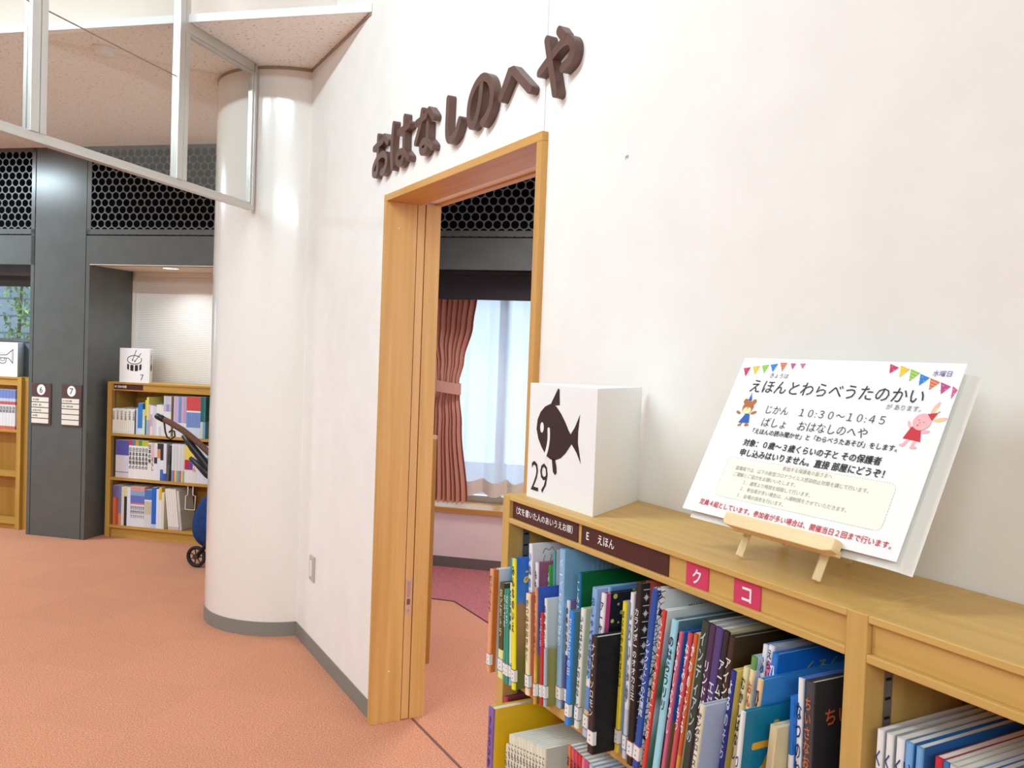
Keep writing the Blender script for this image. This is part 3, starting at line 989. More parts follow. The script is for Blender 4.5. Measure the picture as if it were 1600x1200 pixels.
BK = [
    # label, x, yf, h, th, lean, depth, spine, cover, kwargs
    ('orange spined picture book, first in the upper row beside the end panel', -1.6788, -.306, .233, .0140, 0, .20, [(1, (236, 164, 118))], (226, 230, 230), dict(hinge=(226, 122, 44), hinge_w=.016, title='だいふくもち', tlen=.35, sticker='r')),
    ('tall blue book with pale lower spine pushed back behind the orange one', -1.660, -.266, .259, .012, 0, .19, [(.72, (206, 226, 238)), (1, (38, 140, 190))], [(.72, (160, 200, 226)), (1, (50, 140, 200))], dict(sticker=None)),
    ('olive green spined book with a pale yellow foot', -1.633, -.298, .211, .021, -.029, .19, [(.30, (238, 236, 158)), (1, (72, 70, 42))], (84, 82, 58), dict(title='おどりトラ', tcol=(236, 226, 150), tlen=.5)),
    ('thin teal book, the one touching the olive spined book', -1.614, -.301, .203, .009, -.043, .18, (46, 152, 132), (60, 150, 136), dict(title='ちいさな', tcol=(220, 240, 230), tlen=.35, sticker='r')),
    ('thin teal book, the one touching the cream spined book', -1.603, -.301, .205, .009, -.046, .18, (44, 148, 130), (60, 150, 136), dict(title='おうち', tcol=(220, 240, 230), tlen=.3, sticker='r')),
    ('thin cream spined book with a blue foot beside the bright yellow spine', -1.5925, -.298, .220, .0095, -.049, .18, [(.22, (150, 200, 222)), (1, (244, 238, 208))], (228, 226, 206), dict(title='とらのゆめ', tlen=.4)),
    ('bright yellow spined book with blue sky and lion picture', -1.566, -.304, .279, .013, -.065, .21, (246, 232, 30), lion, dict(title='みんなのいえ', tlen=.5, ctext=('みん', .022, .225, .030, (246, 220, 40), 'L'))),
    ('tall white book with a pencil dog on its cover', -1.547, -.276, .313, .013, -.051, .24, (240, 240, 242), (232, 234, 240), dict(title='いぬのはなし', tlen=.5, tcol=(90, 110, 170), sticker=None)),
    ('peach spined book with an orange cover', -1.528, -.291, .213, .015, -.055, .18, (248, 226, 178), (222, 118, 76), dict(title='きつねのおきゃく', tlen=.6, tcol=(90, 60, 40))),
    ('white spined book with a plum coloured cover', -1.518, -.279, .281, .0095, -.050, .21, (240, 236, 238), (160, 88, 118), dict(title='ももいろ', tlen=.3, sticker=None)),
    ('green spined book standing back behind the plum one', -1.508, -.254, .275, .008, -.050, .20, (66, 160, 74), (92, 178, 84), dict(title='みどり', tcol=(230, 240, 220), tlen=.25, sticker=None)),
    ('white book with a teal spine edge next to the large pale blue one', -1.4995, -.249, .309, .006, -.045, .21, (86, 160, 160), (226, 232, 236), dict(sticker=None)),
    ('small blue spined book hidden behind the red spine', -1.4925, -.2835, .217, .006, -.047, .19, (70, 130, 206), (90, 130, 200), dict(title='しろ', tcol=(230, 240, 250), tlen=.25, sticker=None)),
    ('mottled orange spined book with a castle on blue', -1.4845, -.301, .239, .0075, -.058, .20, orsp, castle, dict(title='おしろのねこ', tlen=.5, tcol=(110, 70, 30), sticker='r')),
    ('small red spined book', -1.4755, -.292, .189, .0085, -.044, .16, (214, 58, 58), (206, 64, 66), dict(title='てぶくろ', tcol=(250, 220, 210), tlen=.3, sticker='r')),
    ('white spined book with a pale hill landscape cover', -1.4655, -.288, .220, .0095, -.050, .20, [(.55, (176, 196, 208)), (1, (240, 242, 240))], hill, dict(title='おかのうえ', tlen=.4)),
    ('large pale blue picture book, tallest of its half of the row', -1.447, -.264, .324, .0175, -.019, .24, sky_sp, mist, dict(title='バーバの山のぼり', tcol=(236, 244, 250), tlen=.55, sticker='r', ctext=('山のぼり', .07, .270, .030, (168, 200, 226), 'L'))),
    ('narrow white and purple book with a barcode on its back', -1.4365, -.256, .222, .009, -.02, .19, [(.5, (66, 58, 150)), (1, (238, 236, 240))], [(.5, (56, 54, 140)), (1, (150, 120, 184))], dict(title='ゆめのなか', tlen=.4)),
    ('large green book with a teal blue spine', -1.399, -.255, .287, .011, -.020, .23, (18, 116, 156), (16, 108, 56), dict(title='こんにちは', tcol=(200, 226, 236), tlen=.4, sticker=None, ctext=('しさはりの', .060, .228, .026, (6, 38, 20), 'L'))),
    ('bright blue spined book pulled out beside the pale green one', -1.3705, -.293, .224, .014, .007, .18, (30, 138, 226), (84, 128, 140), dict(title='さよなら０の日', tcol=(214, 236, 252), tlen=.5)),
    ('cream spined book with a pale green cover', -1.352, -.284, .235, .013, .035, .19, (240, 240, 228), (206, 206, 158), dict(title='いまはむかしのはなし', tlen=.75, tcol=(90, 84, 60))),
    ('light blue and white patched spine next to the black book', -1.3125, -.2895, .287, .0150, .05, .17, [(.10, (190, 200, 228)), (.18, (230, 196, 140)), (.34, (96, 148, 214)), (.40, (238, 238, 240)), (1, (138, 182, 228))], (150, 186, 224), dict(title='おしゃべりなもり', tcol=(40, 80, 150), tlen=.55)),
    ('tall sky blue book just behind the dotted one', -1.302, -.268, .290, .0065, .05, .21, (150, 190, 230), (92, 142, 196), dict(sticker=None)),
    ('white spined book with a black dotted cover and pink edge', -1.2885, -.288, .2835, .0115, .05, .21, (240, 238, 240), dots, dict(hinge=(200, 66, 140), hinge_w=.014, title='アーヤのひみつ', tlen=.5, tcol=(40, 36, 60), sticker='r')),
    ('thick black book pulled out of the row', -1.250, -.319, .214, .0175, -.002, .185, (40, 32, 34), blk, dict(title='ナイト・ソロモン', tcol=(226, 224, 224), tlen=.62, sticker='k')),
    ('yellow spined book next to the black one', -1.2375, -.273, .279, .010, .027, .20, (234, 210, 44), (166, 182, 202), dict(title='まよなかのおはなし', tlen=.5, tcol=(70, 60, 30), sticker='r')),
    ('plain white spined book right of the yellow spine', -1.2125, -.274, .301, .010, .019, .21, [(.30, (206, 214, 226)), (1, (240, 240, 242))], (216, 222, 230), dict(title='しろいふゆ', tcol=(120, 120, 130), tlen=.6)),
    ('tall black book with a strip of white stars', -1.186, -.280, .326, .0145, .021, .24, (34, 28, 28), (176, 74, 56), dict(hinge=(30, 26, 28), hinge_w=.020, title='カランポーのオオカミ王', tcol=(240, 238, 236), tz=.86, tlen=.50, sticker='r')),
    ('tall dark blue book with a lattice patterned edge', -1.169, -.280, .327, .0155, .104, .25, (22, 78, 160), (224, 228, 226), dict(hinge=lines, hinge_w=.018, title='シャクルトンの大漂流', tcol=(226, 234, 246), tz=.72, tlen=.42, sticker='r', ctext=('グリル', .07, .285, .012, (50, 56, 70), 'L'))),
    ('red spined book with a green sea cliff picture', -1.150, -.280, .299, .009, .128, .25, (222, 66, 56), sea, dict(title='トロローへのカヌーのたび', tcol=(250, 226, 216), tlen=.72, sticker=None, ctext=('トロローへのか', .055, .262, .010, (176, 70, 76), 'L'))),
    ('light cyan spined book with a dark maroon cover', -1.118, -.280, .290, .0145, .128, .24, (158, 220, 236), [(.93, (84, 32, 48)), (1, (88, 130, 142))], dict(title='のはらうリリ', tcol=(30, 40, 60), tlen=.45, tz=.9, sticker=None)),
    ('pink spined book with a blue cover', -1.1085, -.275, .274, .0075, .13, .22, (214, 106, 136), [(.42, (150, 130, 84)), (1, (46, 120, 214))], dict(title='むかしむかし', tcol=(250, 226, 236), tlen=.6, sticker=None)),
    ('pink red book with a purple cover', -1.087, -.275, .278, .009, .13, .22, (212, 84, 96), (70, 40, 116), dict(title='ねずみのすもう', tcol=(252, 236, 236), tlen=.55, sticker=None)),
    ('orange spined book with a cream cover and rainbow foot', -1.074, -.275, .281, .008, .13, .22, [(.25, (226, 150, 60)), (1, (222, 102, 52))], (242, 230, 160), dict(title='かわのこども', tcol=(252, 240, 226), tlen=.55, sticker=None)),
    ('dark green grey spined book, first of the dark biographies', -1.0555, -.270, .306, .0165, .129, .22, (50, 66, 58), (60, 72, 64), dict(title='インディアンの', tcol=(190, 206, 214), tlen=.62, sticker=None)),
    ('dark purple biography spine left of the lavender one', -1.0405, -.270, .305, .0135, .128, .22, (74, 48, 82), (176, 170, 172), dict(title='リンドバーグ', tcol=(240, 236, 240), tz=.80, tlen=.42, sticker=None)),
    ('violet biography spine between dark purple and navy', -1.022, -.270, .304, .0165, .122, .22, (78, 64, 122), (170, 168, 176), dict(title='エジソン', tcol=(232, 230, 242), tz=.70, tlen=.30, sticker=None)),
    ('dark navy biography spine left of the brown one', -1.009, -.270, .304, .0115, .122, .22, (40, 36, 44), (190, 182, 140), dict(title='アームストロング', tcol=(240, 240, 240), tz=.84, tlen=.52, tw=.62, sticker=None)),
    ('dark brown biography, last of the dark spines', -.996, -.270, .299, .0115, .122, .22, (62, 46, 36), (66, 46, 28), dict(title='アインシュタイン', tcol=(240, 236, 226), tz=.88, tlen=.55, tw=.62, sticker=None)),
    ('low pale lavender book pulled out in front of the biographies', -.9845, -.324, .201, .0105, .119, .20, (236, 228, 198), (190, 198, 216), dict(title='サンタクロースのふゆ', tcol=(40, 40, 50), tlen=.62, sticker=None, ctext=('サ', .060, .163, .016, (70, 76, 100), 'L'))),
    ('navy spined book with a yellow cover', -.974, -.280, .253, .0090, .115, .20, (40, 54, 146), (238, 212, 110), dict(title='よるのそら', tcol=(226, 230, 246), tlen=.5, sticker=None)),
    ('cream spined book between the yellow cover and the colourful spine', -.957, -.272, .263, .0090, .112, .19, (240, 228, 178), (226, 214, 160), dict(title='むかしばなし', tcol=(60, 50, 40), tlen=.5, sticker=None)),
    ('cream spined book with red and orange writing', -.942, -.270, .283, .0100, .10, .20, [(.93, (244, 226, 170)), (1, (106, 160, 90))], (190, 204, 220), dict(title='おんなのひみつ', tcol=(206, 84, 50), tz=.86, tlen=.5, sticker=None)),
    ('white spined book with a light blue cover near the back', -.930, -.260, .303, .0100, .088, .22, (240, 240, 244), (92, 150, 214), dict(title='ふしぎな', tcol=(40, 70, 130), tlen=.4, sticker=None)),
    ('white spined book with a pink band', -.918, -.260, .305, .0100, .090, .22, [(.70, (238, 236, 240)), (.92, (222, 120, 182)), (1, (244, 244, 246))], (186, 190, 198), dict(title='えらいこ', tcol=(40, 40, 60), tz=.98, tlen=.2, sticker=None)),
    ('vivid blue book with yellow green writing on its cover', -.905, -.270, .301, .0110, .108, .22, (26, 126, 214), (24, 108, 196), dict(title='ひかり', tcol=(226, 240, 252), tlen=.3, sticker=None, ctext=('くろくろ', .065, .262, .022, (150, 176, 96), 'L'))),
    ('peach spined book with a plain sky blue cover', -.8935, -.305, .271, .0095, .098, .23, (246, 208, 146), (62, 144, 212), dict(title='ひのほし', tcol=(60, 50, 40), tlen=.45, sticker=None)),
    ('teal cover book with a bold yellow brush character', -.8790, -.340, .232, .0110, .062, .22, (238, 240, 242), (14, 126, 164), dict(title='つくばね', tcol=(50, 80, 150), tz=.72, tlen=.42, sticker=None, ctext=('大', .022, .128, .088, (236, 176, 48), 'L'))),
    ('low cream coloured book leaning in front of the blue covers', -.8535, -.304, .214, .0130, .080, .17, (232, 214, 170), (228, 214, 168), dict(title='どじょうとさかな', tcol=(40, 40, 44), tz=.70, tlen=.6, sticker=None)),
    ('blue topped white spine beside the white spined book', -.8265, -.281, .256, .009, -.012, .18, [(.68, (240, 240, 242)), (1, (30, 116, 206))], (60, 130, 210), dict(title='みずたまのたび', tcol=(70, 110, 190), tz=.60, tlen=.5, sticker=None)),
    ('white spined book with dark blue brush lettering', -.8160, -.275, .283, .0095, -.016, .20, (242, 242, 244), (96, 130, 204), dict(title='なつのおうさま', tcol=(34, 50, 110), tz=.88, tlen=.66, tw=.7, sticker=None)),
    ('charcoal black book with orange writing next to the post', -.8000, -.275, .284, .0140, -.006, .20, (72, 70, 76), bwp, dict(title='ちいさなおばけたち', tcol=(206, 116, 70), tz=.92, tlen=.62, sticker=None, ctext=('ちい', .026, .222, .022, (206, 96, 50), 'L'))),
]
bk_objs = []
# close packing along the shelf: no book cuts into its left neighbour
px = ph = pl = None
for i, b in enumerate(BK):
    lab, x, yf, h, th, lean, dp, sp_, cv, kw = b
    if px is not None:
        for _ in range(40):
            zt = min(h, ph)
            g0, g1 = x - th - px, (x + lean * zt) - th - (px + pl * zt)
            g = min(g0, g1) - .0008
            if g >= 0:
                break
            if th > .0065:
                th = max(.0065, th + g)
            elif g0 < g1 - .001 and lean > pl - .03:      # feet touch: stand a little more upright
                x -= g
                lean += g / h * .8
            elif g1 < g0 - .001:
                lean -= g / zt
            else:
                x -= g
    BK[i] = (lab, x, yf, h, th, lean, dp, sp_, cv, kw)
    px, ph, pl = x, h, lean
for lab, x, yf, h, th, lean, dp, sp_, cv, kw in BK:
    dp = min(dp, -yf - .018)
    bk_objs.append(book(lab, x, yf, h, th, lean, dp, sp_, cv, **kw))

# stars on the black book
sb = bk_objs[[i for i, b in enumerate(BK) if 'strip of white stars' in b[0]][0]]
st = MB()
for k in range(11):
    zc = .016 + k * .0285
    yc = .0125
    pts = []
    for q in range(16):
        rr = .0072 if q % 2 == 0 else .0030
        if q % 4 == 2:
            rr = .0052
        t = 2 * math.pi * q / 16
        pts.append((.0006, yc + rr * math.cos(t), zc + rr * math.sin(t) * 1.1))
    st.add(pts, [tuple(range(16))])
    st.box(.0002, .0005, .006, .0195, zc + .0133, zc + .0146)
o = st.build('star_pattern', M(226, 224, 224, .4), sb)
# pencil dog and barcodes
dg_b = bk_objs[7]
dm = MB()
for pts in ([(.028, .292), (.034, .302), (.044, .298), (.052, .304), (.058, .290)], [(.034, .288), (.030, .276), (.038, .268), (.046, .274), (.050, .288)], [(.030, .262), (.038, .266), (.046, .260), (.038, .252), (.030, .258)]):
    tmp = MB().stroke(pts, .0016, 0, .0002)
    dm.add([(.0004 - v[1], v[0], v[2]) for v in tmp.v], [tuple(reversed(f)) for f in tmp.f])
dm.build('cover_drawing', M(120, 122, 130, .5), dg_b)
bc_ = bk_objs[17]
bm_ = MB().box(.0, .0004, .020, .048, .15, .205, 0)
for k in range(9):
    bm_.box(.0004, .0006, .024 + k * .0024, .024 + k * .0024 + (.0014 if k % 3 else .0008), .172, .200, 1)
bm_.build('barcode_panel', [M(236, 236, 238, .4), M(40, 40, 46, .5)], bc_)

# right hand bookcase: first books beside the post
RB = [
    ('white spined booklet nearest to the post in the right bookcase', -.7045, .256, .0085, WHT, (196, 196, 194), 'くもの', (40, 60, 130)),
    ('second white spined booklet from the post in the right bookcase', -.6905, .256, .0090, WHT, (190, 192, 190), 'くもの', (40, 60, 130)),
    ('third white spined booklet from the post, next to the light blue ones', -.6745, .257, .0105, WHT, (186, 188, 188), 'くもの', (40, 60, 130)),
    ('light blue booklet next to the white ones in the right bookcase', -.6625, .257, .0095, (120, 176, 228), (70, 130, 190), 'いかだ', (40, 56, 120)),
    ('light blue booklet with the broad blue cover in the right bookcase', -.6490, .257, .0085, (118, 174, 228), (50, 118, 186), 'いかだ', (40, 56, 120)),
    ('red spined booklet with a purple back in the right bookcase', -.6225, .255, .0100, (206, 44, 62), (196, 60, 74), 'かさ', (250, 230, 230)),
    ('blue spined booklet right of the red one', -.6145, .254, .0070, (52, 128, 190), (214, 214, 210), 'ふね', (240, 244, 250)),
    ('pale grey booklet with sketch lines right of the blue spine', -.6045, .254, .0090, (206, 206, 204), (204, 202, 198), 'とり', (50, 50, 60)),
    ('white booklet behind the sketch covered one at the right edge', -.5945, .254, .0090, (226, 226, 224), (214, 214, 212), 'そら', (50, 50, 60)),
    ('pale blue booklet at the right picture edge', -.5845, .253, .0090, (150, 186, 222), (84, 140, 200), 'うみ', (40, 56, 120)),
    ('blue booklet last in view at the right picture edge', -.5745, .253, .0090, (96, 150, 210), (60, 120, 190), 'なみ', (40, 56, 120)),
]
for lab, x, h, th, sp_, cv, ti, tcx in RB:
    book(lab, x, -.260, h, th, .008, .225, sp_, cv, title=ti, tcol=tcx, tlen=.26, tz=.90, tw=.7, sticker=None, soft=True,
         group='booklets in the right bookcase')

# lower shelf of the left bookcase
gl = 'books on the lower shelf'
tulip = ramp_mat('cover_yellow', [(0, srgb(240, 192, 16)), (.56, srgb(238, 186, 20)), (.70, srgb(222, 96, 40)), (.80, srgb(150, 120, 96)), (1, srgb(226, 176, 40))], .10, 5, axis=1)
book('maroon topped book behind the big yellow one on the lower shelf', -1.672, -.262, .314, .012, 0, .20, (190, 60, 90), (120, 40, 56), base=ZL2, sticker=None, group=gl)
book('big yellow covered book with a purple spine on the lower shelf', -1.642, -.311, .306, .024, 0, .262, (132, 98, 168), tulip, base=ZL2, hinge=(240, 200, 40), hinge_w=.012, title='きいろいかさ', tcol=(60, 40, 90), sticker=None, group=gl)
xs = -1.605
for k in range(13):
    th = .0105
    hh = .238 if k == 0 else .262 + .0022 * k
    last = k == 12
    names = ['shortest of the cream booklets, at their left end', 'second cream booklet from the left', 'third cream booklet from the left', 'fourth cream booklet from the left', 'fifth cream booklet from the left',
             'sixth cream booklet from the left', 'seventh cream booklet, middle of the cream booklets', 'sixth cream booklet counted from the pale blue label cover', 'fifth cream booklet counted from the pale blue label cover',
             'fourth cream booklet counted from the pale blue label cover', 'third cream booklet counted from the pale blue label cover', 'cream booklet behind the one with the pale blue label', 'cream booklet with a pale blue label on its cover']
    t = book(names[k] + ' on the lower shelf', xs + k * .0118, -.292 + .0006 * k, hh, th, .004, .26, (238, 234, 214) if k % 3 else (232, 226, 204), (210, 208, 196), base=ZL2, sticker=None, soft=True,
             title='こもも', tcol=(60, 60, 60), tlen=.2, tz=.93, group='cream booklets on the lower shelf')
    if last:
        mbl = MB().add([(.0003, .02 + q[0], .155 + q[1]) for q in ((0, .012), (.012, 0), (.128, 0), (.14, .012), (.14, .068), (.128, .08), (.012, .08), (0, .068))], [tuple(range(8))])
        mbl.build('cover_label', M(176, 202, 220, .4), t)
        lettering('cover_lettering', 'こももの', M(40, 50, 60, .5), t, (.0006, .032, .180), height=.028, rot=(math.pi / 2, 0, math.pi / 2), weight=.01)
RED = [((226, 122, 66), 'orange'), ((222, 92, 108), 'salmon'), ((214, 74, 100), 'rose'), ((212, 56, 60), 'red'), ((226, 120, 150), 'pink'), ((206, 84, 120), 'magenta'), ((180, 204, 226), 'pale blue'), ((150, 186, 220), 'sky blue'), ((120, 166, 214), 'mid blue'), ((220, 224, 226), 'grey white')]
NR = ['orange spined booklet on the lower shelf under the black book', 'salmon spined booklet on the lower shelf beside the orange one', 'rose spined booklet on the lower shelf beside the salmon one',
      'red spined booklet on the lower shelf under the black book', 'light pink spined booklet on the lower shelf', 'magenta spined booklet on the lower shelf', 'pale blue booklet on the lower shelf beside the magenta spine',
      'sky blue booklet on the lower shelf under the yellow spine', 'mid blue booklet on the lower shelf, right of the sky blue one', 'grey white booklet at the right end of the lower shelf row']
for k, ((c, nm), lab) in enumerate(zip(RED, NR)):
    book(lab, -1.392 + k * .0125, -.272, .322 - .001 * k, .0095, .004, .235, c, (206, 208, 206) if k < 6 else c, base=ZL2, sticker=None, soft=True, title='おはなし', tcol=(90, 30, 30) if k < 6 else (40, 60, 110), tlen=.3,
         group='coloured booklets on the lower shelf')
for k in range(6):
    c = [(196, 214, 230), (236, 230, 214), (140, 178, 212), (226, 226, 222), (110, 150, 196), (214, 206, 190)][k]
    lab = ['pale blue book on the lower shelf under the star strip book', 'cream book on the lower shelf under the star strip book', 'steel blue book on the lower shelf under the lattice edged book', 'white book on the lower shelf under the red spine',
           'darker blue book on the lower shelf under the cyan spine', 'beige book on the lower shelf under the cyan spine'][k]
    book(lab, -1.245 + k * .028, -.262, .300, .020, .01, .22, c, tuple(int(v * .9) for v in c), base=ZL2, sticker=None, group=gl)

# ------------------------------------------------------------------ sign boxes with pictograms (triangular prisms)
def sign_box(loc, rot, wdt, hgt, dep, label, front):
    t = empty('shelf_sign', loc, rot)
    tag(t, label, 'sign', 'white triangular shelf signs')
    body = MB().prism_z([(0, 0), (wdt, 0), (wdt / 2, dep)], 0, hgt).build('body', white_print, t, bevel=.0008)
    front(t)
    return t


FB = -0.0004


def fish_front(t):
    X = lambda px: px
    pts = []
    # body outline clockwise from the mouth in local x,z of the front face
    body = [(.035, .157), (.038, .178), (.050, .196), (.068, .209), (.090, .2165), (.104, .2165), (.118, .210), (.135, .198), (.152, .182), (.166, .166), (.175, .158),
            (.190, .174), (.2075, .202), (.203, .165), (.2035, .143), (.212, .118), (.2175, .101), (.200, .122), (.180, .138), (.172, .130), (.158, .116), (.140, .1035), (.118, .0965), (.098, .096), (.080, .102), (.060, .118), (.044, .136)]
    body = body[::-1]
    MB().prism_y(body, FB - .0002, FB).build('fish_pictogram', ink2, t)
    MB().prism_y([(.092, .217), (.104, .232), (.119, .2515), (.1245, .250), (.128, .216), (.112, .214)][::-1], FB - .0002, FB).build('fish_fin', ink2, t)
    MB().prism_y([(.104, .098), (.111, .070), (.120, .064), (.1265, .070), (.124, .084), (.118, .098)], FB - .0002, FB).build('fish_fin', ink2, t)
    MB().disc_y(.0585, .162, .0075, .0115, FB - .0004, FB - .0002).build('fish_eye', white_print, t)
    MB().stroke([(.087, .160), (.0885, .140), (.084, .118), (.0745, .098)], .0095, FB - .0004, FB - .0002).build('fish_gill', white_print, t)
    lettering('sign_number', '29', ink2, t, (.020, FB - .0002, .018), width=.070, height=.066, weight=-.012)


sign_box((-1.681, -.2255, ZS), (0, 0, 0), .267, .2585, .214, 'white triangular sign with a dark fish and number 29 on the near bookcase', fish_front)


def drum_front(t):
    mb = MB()
    for a0, a1 in ((100, 148), (148, 270), (270, 382), (44, 92)):
        mb.stroke([(.128 + .061 * math.cos(math.radians(a)), .172 + .032 * math.sin(math.radians(a))) for a in range(a0, a1 + 1, 8)], .006, FB - .0002, FB)
    for x0, x1, za, zb in ((.066, .083, .016, .006), (.094, .121, .004, .000), (.133, .160, .000, .003), (.171, .190, .006, .016)):
        mb.prism_y([(x0, .086 + za), (x1, .086 + zb), (x1, .132 + zb * .6), (x0, .132 + za * .6)], FB - .0002, FB)
    mb.stroke([(.142, .244), (.112, .172)], .005, FB - .0002, FB, smooth=False)
    mb.stroke([(.183, .222), (.133, .162)], .005, FB - .0002, FB, smooth=False)
    mb.disc_y(.112, .170, .006, .006, FB - .0003, FB)
    mb.disc_y(.132, .161, .006, .006, FB - .0003, FB)
    mb.build('drum_pictogram', ink2, t)
    lettering('sign_number', '7', ink2, t, (.182, FB - .0002, .020), height=.044, weight=-.01)
    # the right hand face repeats the drum and the number
    side = empty('side_face', (.258, .0006, 0), (0, 0, math.atan2(.214, -.129)), t)
    lo = MB()
    lo.v, lo.f, lo.m = list(mb.v), list(mb.f), list(mb.m)
    lo.build('drum_pictogram', ink2, side)
    lettering('sign_number', '7', ink2, side, (.182, FB - .0002, .020), height=.044, weight=-.01)


sign_box(G(-4.375, .160, 1.187), GR, .258, .258, .214, 'white triangular sign with a drum and number 7 in the lit shelf bay', drum_front)


def horn_front(t):
    mb = MB()
    k = lambda L: [(x + .0, z) for x, z in L]
    mb.stroke(k([(.03, .166), (.150, .169), (.178, .186), (.214, .212)]), .006, FB - .0002, FB)
    mb.stroke(k([(.214, .212), (.214, .104)]), .006, FB - .0002, FB, smooth=False)
    mb.stroke(k([(.202, .205), (.202, .112)]), .003, FB - .0002, FB, smooth=False)
    mb.stroke(k([(.214, .104), (.178, .139), (.156, .144), (.03, .144)]), .006, FB - .0002, FB)
    mb.stroke(k([(.088, .166), (.082, .130), (.098, .106), (.124, .102), (.148, .112), (.152, .138)]), .006, FB - .0002, FB)
    mb.stroke(k([(.100, .134), (.104, .124), (.132, .124), (.138, .134), (.130, .143), (.106, .143), (.100, .134)]), .005, FB - .0002, FB)
    for x in (.092, .110, .128):
        mb.stroke([(x, .183), (x + .006, .183)], .004, FB - .0002, FB, smooth=False)
    mb.build('trumpet_pictogram', ink2, t)
    lettering('sign_number', '6', ink2, t, (.045, FB - .0002, .020), height=.044, weight=-.01)


sign_box(G(-5.513, .120, 1.187), GR, .258, .266, .214, 'white triangular sign with a trumpet at the left picture edge', horn_front)

# ------------------------------------------------------------------ table easel and poster
PEX, PEZ, PN = Vector((.99983, .018455, .001854)), Vector((-.009934, .448374, .893791)), Vector((-.015664, .893655, -.448480))
PBL = Vector((-1.15140, -.21934, 1.24640))
PM = Matrix(((PEX.x, PN.x, PEZ.x, PBL.x), (PEX.y, PN.y, PEZ.y, PBL.y), (PEX.z, PN.z, PEZ.z, PBL.z), (0, 0, 0, 1)))
PROT = PM.to_euler()
PW, PH = .42, .297


def sheet(dx, dz, y, curl):
    mb = MB()
    n = 24
    vs, fs = [], []
    for i in range(n + 1):
        x = PW * i / n
        t = max(0, (i / n - .90) / .10)
        yy = y + curl * t * t
        for z in (0, PH):
            vs += [(x + dx, yy, z + dz), (x + dx, yy + .0005, z + dz)]
    for i in range(n):
        a, b = i * 4, (i + 1) * 4
        fs += [(a, b, b + 2, a + 2), (a + 1, a + 3, b + 3, b + 1), (a + 2, b + 2, b + 3, a + 3), (a, a + 1, b + 1, b)]
    fs += [(0, 2, 3, 1), (n * 4, n * 4 + 1, n * 4 + 3, n * 4 + 2)]
    return mb.add(vs, fs)


post = empty('event_poster', PBL, PROT)
tag(post, 'white event poster with bunting, bear and rabbit leaning on the small easel', 'poster')
sheet(0, 0, 0, -.0002).build('sheet', M(246, 246, 245, .5), post)
back = empty('backing_sheet', PBL + PN * .012, PROT)
tag(back, 'blank cream sheet standing behind the event poster', 'paper sheet')
sheet(.0135, -.0095, 0, .010).build('sheet', M(240, 238, 230, .55), back)

YP = -.0007


def ptext(s, x0, x1, z, h, m, wt):
    o = lettering('text_line', s, m, post, (x0, YP, z), width=x1 - x0, weight=wt)
    return o


K1, K2, K3 = M(40, 40, 46, .6), M(24, 24, 26, .6), M(166, 160, 140, .6)
REDT, BLUT = M(206, 40, 66, .6), M(84, 84, 160, .6)
GRY = M(110, 110, 116, .6)
ptext('きょうは', .0770, .1165, .2600, 0, GRY, 0)
ptext('えほんとわらべうたのかい', .0435, .3745, .2315, 0, K1, 0)
ptext('水曜日', .3745, .4030, .2760, 0, BLUT, 0)
ptext('が あります。', .3206, .3765, .2185, 0, GRY, 0)
ptext('じかん　１０:３０～１０:４５', .0985, .3268, .1935, 0, K1, -.005)
ptext('ばしょ　おはなしのへや', .1004, .3055, .1695, 0, K1, -.005)
ptext('「えほんの読み聞かせ」と「わらべうたあそび」をします。', .0880, .3625, .1545, 0, K2, .012)
ptext('対象：０歳～３歳くらいの子と その保護者', .0781, .3449, .1310, 0, K2, .018)
ptext('申し込みはいりません。直接 部屋にどうぞ！', .0796, .3567, .1125, 0, K2, .018)
ptext('参加する保護者の皆さまへ', .1797, .2750, .0985, 0, K3, 0)
ptext('図書館では、以下の新型コロナウイルス感染防止対策を講じて行います。', .0842, .3430, .0863, 0, K3, 0)
ptext('ご理解とご協力をお願いいたします。', .0844, .2159, .0751, 0, K3, 0)
ptext('１．通常より時間を短縮して行います。', .1119, .2491, .0635, 0, K3, 0)
ptext('２．参加者が多い場合は、入場制限をさせていただきます。', .1111, .3193, .0522, 0, K3, 0)
ptext('３．会場の換気を行います。', .1091, .2079, .0404, 0, K3, 0)
ptext('定員４組としています。参加者が多い場合は、開催当日２回まで行います。', .0351, .4059, .0152, 0, REDT, .012)


def rrect(x0, x1, z0, z1, r, n=6):
    out = []
    for cx, cz, a0 in ((x1 - r, z1 - r, 0), (x0 + r, z1 - r, 90), (x0 + r, z0 + r, 180), (x1 - r, z0 + r, 270)):
        for k in range(n + 1):
            a = math.radians(a0 + 90 * k / n)
            out.append((cx + r * math.cos(a), cz + r * math.sin(a)))
    return out


MB().prism_y(rrect(.0600, .3820, .0355, .1068, .010), -.0003, -.0001).build('notice_box', M(250, 248, 232, .6), post)
db = MB()
rr = rrect(.0600, .3820, .0355, .1068, .010, 8)
rr.append(rr[0])
acc = 0
seg = []
for i in range(len(rr) - 1):
    a, b = Vector(rr[i]), Vector(rr[i + 1])
    L_ = (b - a).length
    n = max(1, int(L_ / .0045))
    if L_ < .004:
        if i % 2 == 0:
            seg.append((a, b))
        continue
    for k in range(n):
        seg.append((a + (b - a) * (k / n), a + (b - a) * ((k + .55) / n)))
for a, b in seg:
    d = (b - a).normalized()
    nn = Vector((-d.y, d.x)) * .00035
    db.add([(q.x, -.0005, q.y) for q in (a - nn, b - nn, b + nn, a + nn)], [(0, 1, 2, 3)])
db.build('dashed_border', M(196, 194, 178, .6), post)

FC = [(206, 52, 92), (240, 200, 50), (146, 200, 60), (40, 130, 216), (222, 112, 66), (190, 74, 130), (216, 90, 140)]


